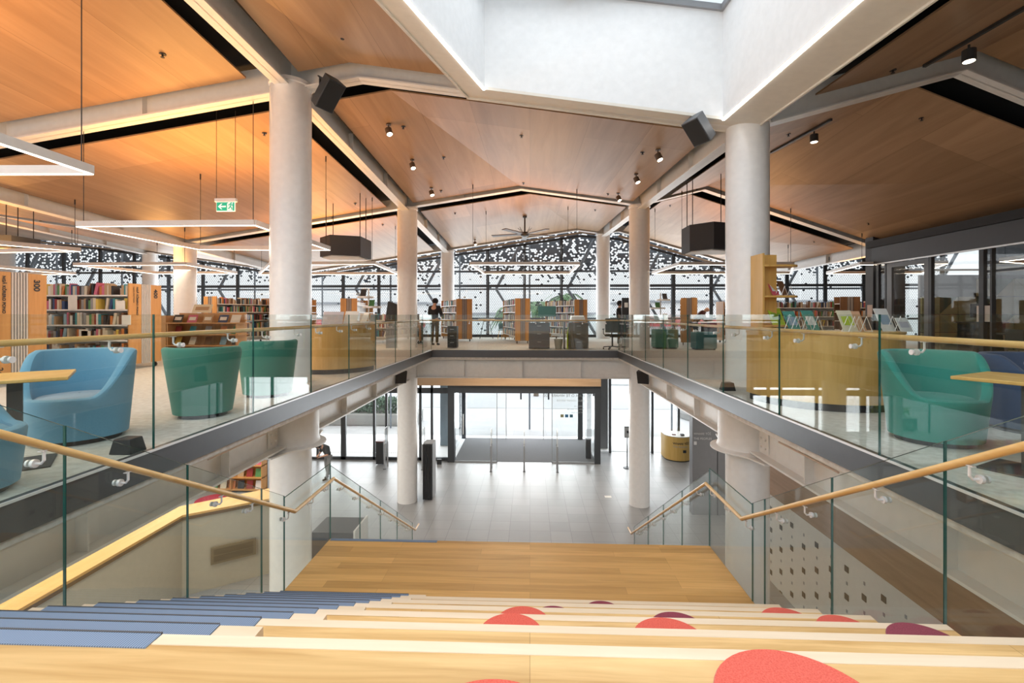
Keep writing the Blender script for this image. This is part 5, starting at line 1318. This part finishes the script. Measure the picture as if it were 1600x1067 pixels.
m = MB(); m.prism([(-8.09, -1), (c0.x+.01, c0.y-.01), (c1.x, c1.y-.01), (c1.x, c1.y+.02), (c0.x-.02, c0.y+.02), (-8.12, -1)], ZC-.07, ZC); struct(m.out('trim_7', plain('cap_edge', (.16, .10, .05), .6), smooth=False))
t = thing('wall_grille', 'long slanted ventilation slot in the beige wall left of the stair', 'grille', c0+dr*.55+Vector((.03, -.04, -4.75)), PI/2-math.radians(55))
m = MB(); m.box(0, .95, -.02, .02, 0, .40); m.out('frame', plain('grille_bronze', (.20, .165, .11), .5), t, smooth=False)
m = MB(); m.box(.06, .89, -.025, -.02, .05, .19); m.box(.06, .89, -.025, -.02, .21, .35); m.out('blades', plain('grille_dark', (.12, .10, .065), .5), t, smooth=False)
# dotted perforated upstand on the timber cap
m = MB()
for i in range(60): m.cyl((-8.93, 10.1-.12*i, ZC+.05), (-8.93, 10.1-.12*i, ZC+.14), .03, n=6)
tag(m.out('perforated_upstand', plain('upstand_brown', (.22, .12, .05), .6)), 'dotted brown perforated strip along the golden timber cap', 'edging')
# children's shelves below the left mezzanine
def kids_shelf(x, y, yaw, label):
    t = thing('picture_book_shelf', label, 'shelf', (x, y, GZ), yaw)
    m = MB(); m.box(0, 2.4, .35, .38, 0, 2.1); m.out('back', OAK_O, t, smooth=False)
    for xx in (0, 1.2, 2.37): m = MB(); m.box(xx, xx+.03, 0, .38, 0, 2.1); m.out('upright', OAK_O, t, smooth=False)
    for z in (.1, .55, 1.0, 1.45, 1.9): m = MB(); m.box(0, 2.4, 0, .38, z-.03, z); m.out('shelf', OAK_O, t, smooth=False)
    for r, z in enumerate((.1, .55, 1.0, 1.45, 1.9)):
        for i in range(7):
            k = (i*5+r*3) % 14; M_ = Matrix.Translation((x, y, GZ)) @ Matrix.Rotation(yaw, 4, 'Z') @ Matrix.Translation((.06+.335*i, .12, z+.001)) @ Matrix.Rotation(-.22, 4, 'X')
            o = bpy.data.objects.new('picture_book', UNIT[[0, 1, 9, 11, 0, 6, 3, 0, 8, 13, 2, 0, 5, 1][k]]); C.objects.link(o); o.matrix_world = M_ @ Matrix.Rotation(PI/2*0, 4, 'Z') @ Matrix.Diagonal((.23, .022, .30, 1))
            tag(o, '%s picture book, %s from left on the %s shelf under the left mezzanine' % (BCOL[[0, 1, 9, 11, 0, 6, 3, 0, 8, 13, 2, 0, 5, 1][k]][0], ORD[i], ('bottom', 'second', 'middle', 'fourth', 'top')[r]), 'picture book', 'face-out picture books')
a = at(372, 760, Z=GZ)
kids_shelf(-12.3, 16.9, 0.0, 'orange oak shelf of picture books under the left mezzanine')
m = MB(); m.lathe([(.01, 0), (.5, 0), (.5, .42), (.01, .44)], 30, caps=False); tag(m.out('round_stool', plain('crimson', (.35, .02, .05), .8), loc=(-10.6, 15.2, GZ)), 'crimson round stool in front of the picture book shelf', 'stool')
# wall behind children's area, warm timber
wallbox('wall_hall_left', -16, -12.6, 17.6, 17.8, GZ, -.3, plain('warm_white', (.72, .62, .50), .7))
# dark cabinet beyond lower left balustrade
t = thing('book_return', 'dark grey cabinet with silver frame behind the lower left balustrade', 'cabinet', (-4.3, 10.2, GZ))
m = MB(); m.box(-.55, .40, 0, .8, 0.05, 1.75); m.out('body', DGREY, t, smooth=False)
m = MB(); m.box(.40, .44, -.02, .82, 0, 1.8); m.box(.44, .55, .1, .14, .7, .74); m.box(.44, .55, .1, .14, .55, .59); m.out('side_frame', SILVER, t, smooth=False)
p = at_g(950, 776); m = MB(); m.box(-.12, .12, -.09, .09, 0, .002); tag(m.out('paper_sheet', PAPER, smooth=False, loc=(p.x, p.y, GZ+.001)), 'white sheet of paper lying on the grey tiled floor', 'paper')
# little pipes / fixings on the beams
for sx, s_ in ((-4.1, 'left'), (3.6, 'right')):
    d = 1 if sx < 0 else -1
    m = MB(); y = 6.6 if sx < 0 else 6.4
    m.tube([(sx, y-.8, -.62), (sx, y+.5, -.62)], .014, 8); m.tube([(sx, y, -.3), (sx, y, -.62)], .014, 8); m.tube([(sx+.02*d, y-.35, -.3), (sx, y-.03, -.6)], .01, 6); m.tube([(sx, y+.2, -.3), (sx, y+.2, -.58)], .035, 10)
    tag(m.out('pipe_bracket', plain('peach_paint', (.72, .55, .44), .5)), 'peach painted pipe and bracket under the %s mezzanine edge' % s_, 'pipe')

# ================================================================ meeting room at right
t = thing('wall_meeting_room', 'black framed glass front of the meeting room at right', 'wall', (11.3, 10, 0)); t['kind'] = 'structure'
MX = 11.3
m = MB(); m.box(MX-.1, MX+.9, 15.7, 16.05, 0, 3.9); child(m, 'pier', plain('charcoal_wall', (.062, .064, .072), .6), t, smooth=False)
m = MB()
def zh(y): return 2.42+.045*(16-y)
m.beamv((MX, 15.7, 0), (MX, 3, 0), .3, 2.88, 3.42); child(m, 'header', plain('charcoal_wall2', (.075, .08, .09), .5), t, smooth=False)
m = MB(); m.beamv((MX-.12, 15.7, 0), (MX-.12, 3, 0), .04, 2.84, 2.90); child(m, 'header_trim', SILVER, t, smooth=False)
m = MB(); m.beamv((MX, 15.8, 0), (MX, 3, 0), .5, 3.4, 3.62); child(m, 'upper_wall', plain('near_black', (.025, .027, .031), .7), t, smooth=False)
m = MB()
for y, w_ in ((15.6, .12), (15.25, .06), (13.6, .10), (12.1, .12), (11.85, .05), (10.9, .10), (9.0, .1), (7.0, .1)): m.box(MX-.05, MX+.05, y-w_/2, y+w_/2, 0, 2.88)
child(m, 'mullion', DARK, t, smooth=False)
m = MB(); m.box(MX-.04, MX+.04, 15.0, 15.2, 0, 2.84); m.box(MX-.04, MX+.04, 13.65, 13.8, 0, 2.84); m.box(MX-.04, MX+.04, 13.8, 15.0, 2.70, 2.84); child(m, 'sliding_door_frame', plain('frame_light', (.16, .17, .185), .4), t, smooth=False)
m = MB(); m.box(MX-.006, MX+.006, 3, 15.6, 0, 2.88); child(m, 'front_glass', GLW, t, smooth=False)
m = MB(); m.box(MX-.02, MX-.01, 11.85, 12.25, 1.05, 1.45); child(m, 'notice', PAPER, t, smooth=False)
m = MB(); m.box(MX-.112, MX-.1, 15.72, 15.95, 1.15, 1.55); child(m, 'wall_notice', plain('notice_pink', (.62, .50, .44), .7), t, smooth=False)
# acoustic wall of triangular tiles
t = thing('acoustic_wall', 'wall of olive and green triangular acoustic tiles in the meeting room', 'acoustic panel', (16, 16.7, 0))
tm = [plain('tile_%d' % i, c, .9) for i, c in enumerate(((.33, .33, .20), (.27, .29, .17), (.17, .21, .15), (.40, .39, .26), (.08, .12, .10)))]
q = {i: MB() for i in range(5)}
for i in range(9):
    for j in range(4):
        x0, z0, s_ = -2.5+.62*i, .0+.62*j, .61
        if i < 3 and j > 2-(i == 0)*1 and j >= 3: continue
        A_, B_, C_, D_ = (x0, 0, z0), (x0+s_, 0, z0), (x0+s_, 0, z0+s_), (x0, 0, z0+s_)
        T_ = [(A_, B_, C_), (A_, C_, D_)] if (i*7+j*3) % 2 else [(A_, B_, D_), (B_, C_, D_)]
        for tr in T_:
            k = random.choice((0, 0, 1, 1, 2, 3, 4 if random.random() < .4 else 0)); n_ = .03+.03*random.random(); c_ = Vector(tr[0])/3+Vector(tr[1])/3+Vector(tr[2])/3
            f_ = [Vector(v)+(c_-Vector(v))*.03 for v in tr]; q[k].add([(v.x, -n_, v.z) for v in f_]+[(v.x, 0, v.z) for v in f_], [(0, 1, 2), (5, 4, 3), (0, 3, 4, 1), (1, 4, 5, 2), (2, 5, 3, 0)])
for k, mb in q.items():
    if mb.v: o = mb.out('tiles', tm[k], t, smooth=False)
m = MB(); m.box(-2.5, 5, .0, .1, 0, 2.6); m.out('backing', DGREY, t, smooth=False)
m = MB(); m.box(1.0, 5, -.12, .0, 2.5, 4.2); m.out('upper_panel', tm[2], t, smooth=False)
# table and chairs silhouettes in the room
t = thing('meeting_table', 'dark meeting table behind the glass at right', 'table', (13.2, 11.6, 0))
m = MB(); m.box(-.9, .9, -1.4, 1.4, .70, .74); m.out('table_top', DGREY, t, bevel=.01)
for a in (-.7, .7):
    for b in (-1.2, 1.2): m = MB(); m.bar((a, b, .7), (a*.9, b, 0), .05, .05); m.out('leg', plain('leg_pale', (.35, .30, .26), .5), t)
for i, (x, y, ya) in enumerate(((11.85, 10.8, -PI/2), (11.85, 12.1, -PI/2))):
    t = thing('meeting_chair', 'dark shell chair with splayed pale legs, %s one behind the right glass' % ('nearer', 'farther')[i], 'chair', (x, y, 0), ya)
    m = MB(); m.box(-.23, .23, -.22, .22, .43, .47); m.out('seat', DARK, t, bevel=.015)
    m = MB(); m.box(-.23, .23, .19, .23, .5, .86); m.out('backrest', DARK, t, bevel=.015)
    for a in (-1, 1):
        for b in (-1, 1): m = MB(); m.bar((a*.12, b*.12, .43), (a*.25, b*.25, 0), .03, .03); m.out('leg', MATS['leg_pale'], t)
# counter with screens beyond the glass
t = thing('computer', 'dark computer screen on a stand inside the dark meeting room', 'computer', (13.2, 14.2, 0))
m = MB(); m.box(-.3, .3, -.02, .02, 1.15, 1.55); m.out('screen', BLK, t, bevel=.01)
m = MB(); m.box(-.5, .5, -.3, .3, .98, 1.02); m.cyl((0, 0, 1.0), (0, 0, 1.2), .02); m.box(-.45, .45, -.25, .25, 0, .98); m.out('stand', BLK, t, smooth=False)
# ================================================================ people
def skin_mesh(name, pts, edges, mat, parent=None, sub=2, loc=None):
    me = bpy.data.meshes.new(name); me.from_pydata([p[0] for p in pts], edges, []); me.materials.append(mat)
    o = bpy.data.objects.new(name, me); C.objects.link(o)
    if parent: o.parent = parent
    if loc: o.location = loc
    import bmesh
    bm = bmesh.new(); bm.from_mesh(me); ly = bm.verts.layers.skin.verify(); bm.verts.ensure_lookup_table()
    for i, p in enumerate(pts):
        r = p[1]; bm.verts[i][ly].radius = (r, r) if not isinstance(r, tuple) else r
    bm.verts[0][ly].use_root = True; bm.to_mesh(me); bm.free()
    s = o.modifiers.new('skin', 'SKIN'); s.use_smooth_shade = True
    u = o.modifiers.new('sub', 'SUBSURF'); u.levels = sub; u.render_levels = sub
    return o
def person(loc, yaw, J, top, trousers, hair, label, shoes=BLK, haircut=True, sleeves='long', scale=1.0):
    """J: joints in metres, facing local -y"""
    t = thing('person', label, 'person', loc, yaw); t.scale = (scale,)*3
    P = []; E = []; idx = {}
    def v(k, p, r, par=None):
        idx[k] = len(P); P.append((tuple(p), r))
        if par is not None: E.append((idx[par], idx[k]))
    g = lambda k: Vector(J[k])
    v('pelvis', g('pelvis'), (.125, .10)); v('waist', g('pelvis').lerp(g('chest'), .45), (.115, .09), 'pelvis'); v('chest', g('chest'), (.15, .11), 'waist')
    v('neck', g('neck'), .055, 'chest'); v('jaw', g('neck').lerp(g('head'), .5), .07, 'neck'); v('head', g('head'), .098, 'jaw'); v('crown', g('head')+(g('head')-g('neck')).normalized()*.07, .078, 'head')
    d = (g('head')-g('neck')).normalized(); f = g('face').normalized(); v('nose', g('head')+f*.108-d*.02, .016, 'head')
    for s in 'LR':
        v('sh'+s, g('sh'+s), .058, 'chest'); v('el'+s, g('el'+s), .043, 'sh'+s); v('wr'+s, g('wr'+s), .028, 'el'+s)
        a = (g('wr'+s)-g('el'+s)).normalized(); pm = g('wr'+s)+a*.07; v('pm'+s, pm, (.038, .02), 'wr'+s)
        side = a.cross(Vector((0, 0, 1))); side = side.normalized() if side.length > .1 else Vector((1, 0, 0))
        for i in range(4):
            b = pm+side*(.021*(i-1.5))+a*(.07-.008*abs(i-1.2)); v('f%d%s' % (i, s), b, .009, 'pm'+s); v('g%d%s' % (i, s), b+a*.025+Vector((0, 0, -.015)), .008, 'f%d%s' % (i, s))
        v('th'+s, g('wr'+s)+a*.03+side*.045, .010, 'wr'+s); v('ti'+s, g('wr'+s)+a*.07+side*.055, .009, 'th'+s)
        v('hp'+s, g('hp'+s), .085, 'pelvis'); v('kn'+s, g('kn'+s), .058, 'hp'+s); v('an'+s, g('an'+s), .040, 'kn'+s)
    skin_mesh('body', P, E, SKIN, t)
    def sub(names, edges, grow, nm, mat, lerp_=None):
        PP = []; ii = {}
        for n in names: ii[n] = len(PP); p, r = P[idx[n]]; r = tuple(q*1.0+grow for q in r) if isinstance(r, tuple) else r+grow; PP.append((p, r))
        return skin_mesh(nm, PP, [(ii[a], ii[b]) for a, b in edges], mat, t)
    arms = ['shL', 'elL', 'shR', 'elR']+(['wrL', 'wrR'] if sleeves == 'long' else [])
    e = [('pelvis', 'waist'), ('waist', 'chest'), ('chest', 'neck'), ('chest', 'shL'), ('shL', 'elL'), ('chest', 'shR'), ('shR', 'elR')]+([('elL', 'wrL'), ('elR', 'wrR')] if sleeves == 'long' else [])
    sub(['pelvis', 'waist', 'chest', 'neck']+arms, e, .028, 'jacket' if sleeves == 'long' else 'shirt', top)
    sub(['pelvis', 'hpL', 'knL', 'anL', 'hpR', 'knR', 'anR'], [('pelvis', 'hpL'), ('hpL', 'knL'), ('knL', 'anL'), ('pelvis', 'hpR'), ('hpR', 'knR'), ('knR', 'anR')], .014, 'trousers', trousers)
    for s in 'LR':
        a = g('an'+s); fd = Vector(J.get('toe', (0, -1, 0))).normalized()
        skin_mesh('shoe', [((a.x, a.y, .06), .045), ((a+fd*.09).to_tuple()[:2]+(.045,), .045), ((a+fd*.18).to_tuple()[:2]+(.035,), .033)], [(0, 1), (1, 2)], shoes, t)
    if haircut:
        m = MB(); c = g('head')+d*.035-f*.012; m.ball((0, 0, 0), .118, 20, (1, 1, .98)); m.f = [q for q in m.f if sum(Vector(m.v[i]).dot(f) for i in q)/len(q) < .055 or sum(Vector(m.v[i]).dot(d) for i in q)/len(q) > .07]
        m.v = [tuple(Vector(q)+c) for q in m.v]; m.out('hair', hair, t)
    for s in (-1, 1):   # eyes
        sd = f.cross(d).normalized(); m = MB(); m.ball(tuple(g('head')+f*.092+sd*.034*s+d*.005), .011, 8); m.out('eye', BLK, t)
        m = MB(); m.ball(tuple(g('head')+sd*.100*s), .022, 8, (.5, 1, 1.3)); m.out('ear', SKIN, t)
    return t
stand = dict(pelvis=(0, 0, .93), chest=(0, 0, 1.32), neck=(0, 0, 1.50), head=(0, -.02, 1.64), face=(0, -1, 0), shL=(-.19, 0, 1.42), shR=(.19, 0, 1.42), elL=(-.25, .02, 1.13), elR=(.25, .02, 1.13),
             wrL=(-.22, -.14, .93), wrR=(.22, -.14, .93), hpL=(-.09, 0, .88), hpR=(.09, 0, .88), knL=(-.10, -.01, .49), knR=(.10, -.01, .49), anL=(-.11, .02, .09), anR=(.11, .02, .09))
BLKC = fabric('black_cloth', (.015, .016, .02), (.03, .032, .038)); OLIVE = fabric('olive_cloth', (.06, .055, .035), (.09, .08, .05)); GRYC = fabric('grey_cloth', (.20, .21, .22), (.27, .28, .29)); CHAR = fabric('charcoal_cloth', (.035, .04, .045), (.06, .065, .07))
J = dict(stand); J.update(elL=(-.27, -.04, 1.14), wrL=(-.14, -.24, 1.10), elR=(.26, -.05, 1.15), wrR=(.12, -.25, 1.12), head=(0, -.05, 1.63))
p = at(684, 538, Z=0)
person((p.x, 18.6, 0), PI-.3, J, BLKC, OLIVE, BLKC, 'person in a black jacket and olive trousers standing with their back to the void', scale=1.07)
J = dict(stand); J.update(elL=(-.24, -.10, 1.16), wrL=(-.16, -.32, 1.16), elR=(.24, -.10, 1.16), wrR=(.16, -.32, 1.18))
person((at(968, 500, Y=18.4).x, 18.4, 0), 1.2, J, BLKC, CHAR, BLKC, 'person in dark clothes standing behind the black kiosk left of the far right column')
J = dict(stand); J.update(pelvis=(0, .12, .90), chest=(0, -.14, 1.22), neck=(0, -.27, 1.36), head=(0, -.36, 1.44), face=(0, -.75, -.65), shL=(-.18, -.17, 1.31), shR=(.18, -.17, 1.31), elL=(-.24, -.26, 1.04), elR=(.24, -.26, 1.04), wrL=(-.16, -.50, .98), wrR=(.16, -.50, .98), hpL=(-.09, .12, .86), hpR=(.09, .12, .86), anL=(-.11, .06, .09), anR=(.11, .06, .09))
person((at(1105, 500, Y=18.2).x-.38, 18.2, 0), PI/2-.25, J, fabric('maroon_jumper', (.055, .02, .02), (.09, .03, .03)), CHAR, BLKC, 'bald man in a dark maroon top leaning over a table at the right', haircut=False)
t = thing('lectern_table', 'dark high table with pale tray that the bald man leans on', 'table', (at(1120, 510, Y=17.9).x-.22, 17.9, 0))
m = MB(); m.box(-.40, .45, -.28, .28, .93, .97); m.out('table_top', W_CREAM, t, bevel=.01)
m = MB(); m.box(-.30, .15, -.2, .2, 0, .93); m.out('pedestal', BLK, t, smooth=False)
J = dict(stand); J.update(pelvis=(0, .06, .90), chest=(0, -.12, 1.24), neck=(0, -.26, 1.36), head=(0, -.36, 1.38), face=(0, -.5, -.85), shL=(-.19, -.12, 1.33), shR=(.19, -.12, 1.33), elL=(-.27, -.16, 1.05), elR=(.27, -.14, 1.05), wrL=(-.05, -.36, 1.02), wrR=(.10, -.32, .98), anL=(-.11, .10, .09), anR=(.11, -.10, .09))
p = at_g(512, 748)
person((p.x, p.y, GZ), PI/2+.9+PI, J, CHAR, GRYC, BLKC, 'person in a charcoal T-shirt and grey trousers bending forward in the hall at left', sleeves='short')
# ================================================================ outdoors
def blobs(name, centers, mat, label, cat, n=260, leaf=.09, rz=.5, box=None, parent=None):
    rnd = random.Random(len(name)+n); m = MB()
    for i in range(n):
        x = rnd.uniform(box[0], box[1]); y = rnd.uniform(box[2], box[3]); z = box[4]+(box[5]-box[4])*rnd.random()**.7
        a, b = rnd.uniform(0, 6.28), rnd.uniform(.2, 1.3); s = leaf*rnd.uniform(.6, 1.3)
        u = Vector((math.cos(a), math.sin(a), 0)); w_ = Vector((-math.sin(a)*math.cos(b), math.cos(a)*math.cos(b), math.sin(b))); c = Vector((x, y, z))
        m.add([c-w_*s, c+u*s*.5, c+w_*s, c-u*s*.5], [(0, 1, 2, 3)])
    o = m.out(name, mat, parent, smooth=False)
    return o
LEAF = fabric('leaf_green', (.10, .22, .05), (.22, .36, .10), 8); LEAF2 = fabric('leaf_blue_green', (.10, .20, .14), (.24, .34, .24), 8); LIME = fabric('leaf_lime', (.42, .50, .06), (.55, .62, .12), 8)
CONC = plain('planter_concrete', (.42, .42, .41), .8)
PY = 27.5
t = thing('planter', 'long low concrete planter of hedging outside the left shopfront', 'planter', (-10, PY, GZ))
m = MB(); m.box(-16, -6.7, PY, PY+1.6, GZ, GZ+.62); child(m, 'wall', CONC, t, smooth=False)
m = MB(); m.box(-16, -6.67, PY-.03, PY+1.63, GZ+.62, GZ+.68); child(m, 'coping', plain('coping', (.55, .54, .52), .7), t, smooth=False)
o = blobs('leaves', None, LEAF2, '', '', 3200, .12, box=(-13.4, -7.6, PY+.2, PY+1.4, GZ+.65, GZ+1.55)); o.parent = t; o.location = Vector((0, 0, 0))-Vector(t.location); o['kind'] = 'stuff'
o = blobs('leaves', None, LIME, '', '', 700, .10, box=(-15.8, -12.9, PY+.1, PY+1.2, GZ+.65, GZ+1.25)); o.parent = t; o.location = -Vector(t.location); o['kind'] = 'stuff'
# bench planter with pots at right
p = at(1080, 660, Z=GZ)
t = thing('street_bench', 'grey stone bench outside at the right with red potted flowers', 'bench', (p.x+.6, p.y, GZ))
m = MB(); m.prism([(-.9, 1.5), (-.1, -.6), (2.2, -.6), (2.2, 1.5)], .0, .34); m.out('base', CONC, t, smooth=False)
m = MB(); m.prism([(-1.0, 1.6), (-.15, -.7), (2.3, -.7), (2.3, 1.6)], .34, .5); m.out('seat_slab', plain('bench_top', (.55, .54, .53), .6), t, smooth=False)
for i in range(6):
    q = p+Vector((.05+.2*(i % 3), .6+.35*(i//3), .51)); c = thing('flower_pot', '%s pot of red and white flowers on the grey street bench' % ('first', 'second', 'third', 'fourth', 'fifth', 'sixth')[i], 'flower pot', q)
    m = MB(); m.lathe([(.06, 0), (.09, .16)], 14); m.out('pot', DGREY if i % 2 else plain('pot_red', (.45, .04, .06), .5), c)
    m = MB()
    for k in range(9): a = k*.7; m.ball((.07*math.cos(a), .07*math.sin(a), .2+.03*(k % 4)), .035, 8)
    m.out('flowers', plain('flower_red', (.60, .04, .08), .6) if i % 2 == 0 else plain('flower_white', (.8, .75, .75), .6), c)
# distant buildings and palms seen through the screen
def building(x0, x1, y, h, mat, label, band=None):
    t = thing('building', label, 'building', ((x0+x1)/2, y, GZ))
    m = MB(); m.box(x0, x1, y, y+12, GZ, GZ+h); child(m, 'walls', mat, t, smooth=False)
    m = MB(); m.box(x0-.3, x1+.3, y-.3, y+12.3, GZ+h, GZ+h+.3); child(m, 'roof', GREY, t, smooth=False)
    m = MB(); n = int((x1-x0)/2.4)
    for i in range(n): a = x0+.5+2.4*i; m.box(a, a+1.5, y-.03, y, GZ+h*.25, GZ+h*.5)
    child(m, 'windows', plain('far_window', (.35, .42, .46), .3), t, smooth=False)
    if band: m = MB(); m.box(x0, x1, y-.5, y-.02, GZ+h*.62, GZ+h*.76); child(m, 'canopy', band, t, smooth=False)
building(-42, -14, 62, 8.0, plain('far_render', (.80, .80, .80), .8), 'pale low building with a red canopy seen through the screen at left', plain('canopy_red', (.60, .10, .10), .6))
building(-11, 9, 66, 6.6, plain('far_grey', (.74, .75, .77), .8), 'grey low building seen through the screen in the middle')
building(13, 40, 62, 8.2, plain('far_white', (.80, .80, .80), .8), 'white low building with a red canopy seen through the screen at right', MATS['canopy_red'])
def palm(x, y, h, label):
    t = thing('palm_tree', label, 'palm tree', (x, y, GZ))
    m = MB(); m.tube([(0, 0, 0), (.1, 0, h*.5), (.0, 0, h)], [.22, .17, .14], 10); m.out('trunk', plain('palm_trunk', (.22, .18, .14), .9), t)
    m = MB(); r_ = random.Random(int(h*10))
    for i in range(22):
        a = i*2.4; up = r_.uniform(.1, .9); L_ = 2.2
        pts = [Vector((math.cos(a)*L_*s, math.sin(a)*L_*s, h+up*L_*s*.9-L_*s*s*1.1)) for s in (0, .25, .5, .75, 1)]
        for p0, p1, w0, w1 in zip(pts, pts[1:], (.05, .22, .26, .18), (.22, .26, .18, .02)):
            u = Vector((-math.sin(a), math.cos(a), 0)); m.add([p0-u*w0, p1-u*w1, p1+u*w1, p0+u*w0], [(0, 1, 2, 3)]); 
    m.out('fronds', fabric('palm_green', (.06, .13, .06), (.14, .22, .10), 6), t, smooth=False)
palm(.5, 38, 7.4, 'palm tree behind the screen above the teal monitor'); palm(3.0, 41, 8.2, 'palm tree behind the screen left of the third right column'); palm(-1.8, 44, 7.0, 'lower palm tree behind the screen left of the teal monitor')
# light poles / verandah post outside the doors
m = MB(); m.box(-.28, .28, -.02, .5, 0, 5.0); o = m.out('signage_pylon', plain('pylon_blue_grey', (.20, .27, .33), .5), smooth=False, loc=(at(692, 700, Y=22.6).x, 23.4, GZ)); tag(o, 'blue grey upright pylon outside, left of the entrance doors', 'pylon')
m = MB(); m.box(-.25, .2, -.02, .4, 0, 5.0); o = m.out('signage_pylon', MATS['grey_panel'], smooth=False, loc=(at(943, 680, Y=24).x-.12, 23.2, GZ)); tag(o, 'dark grey upright pylon outside, right of the entrance doors', 'pylon')
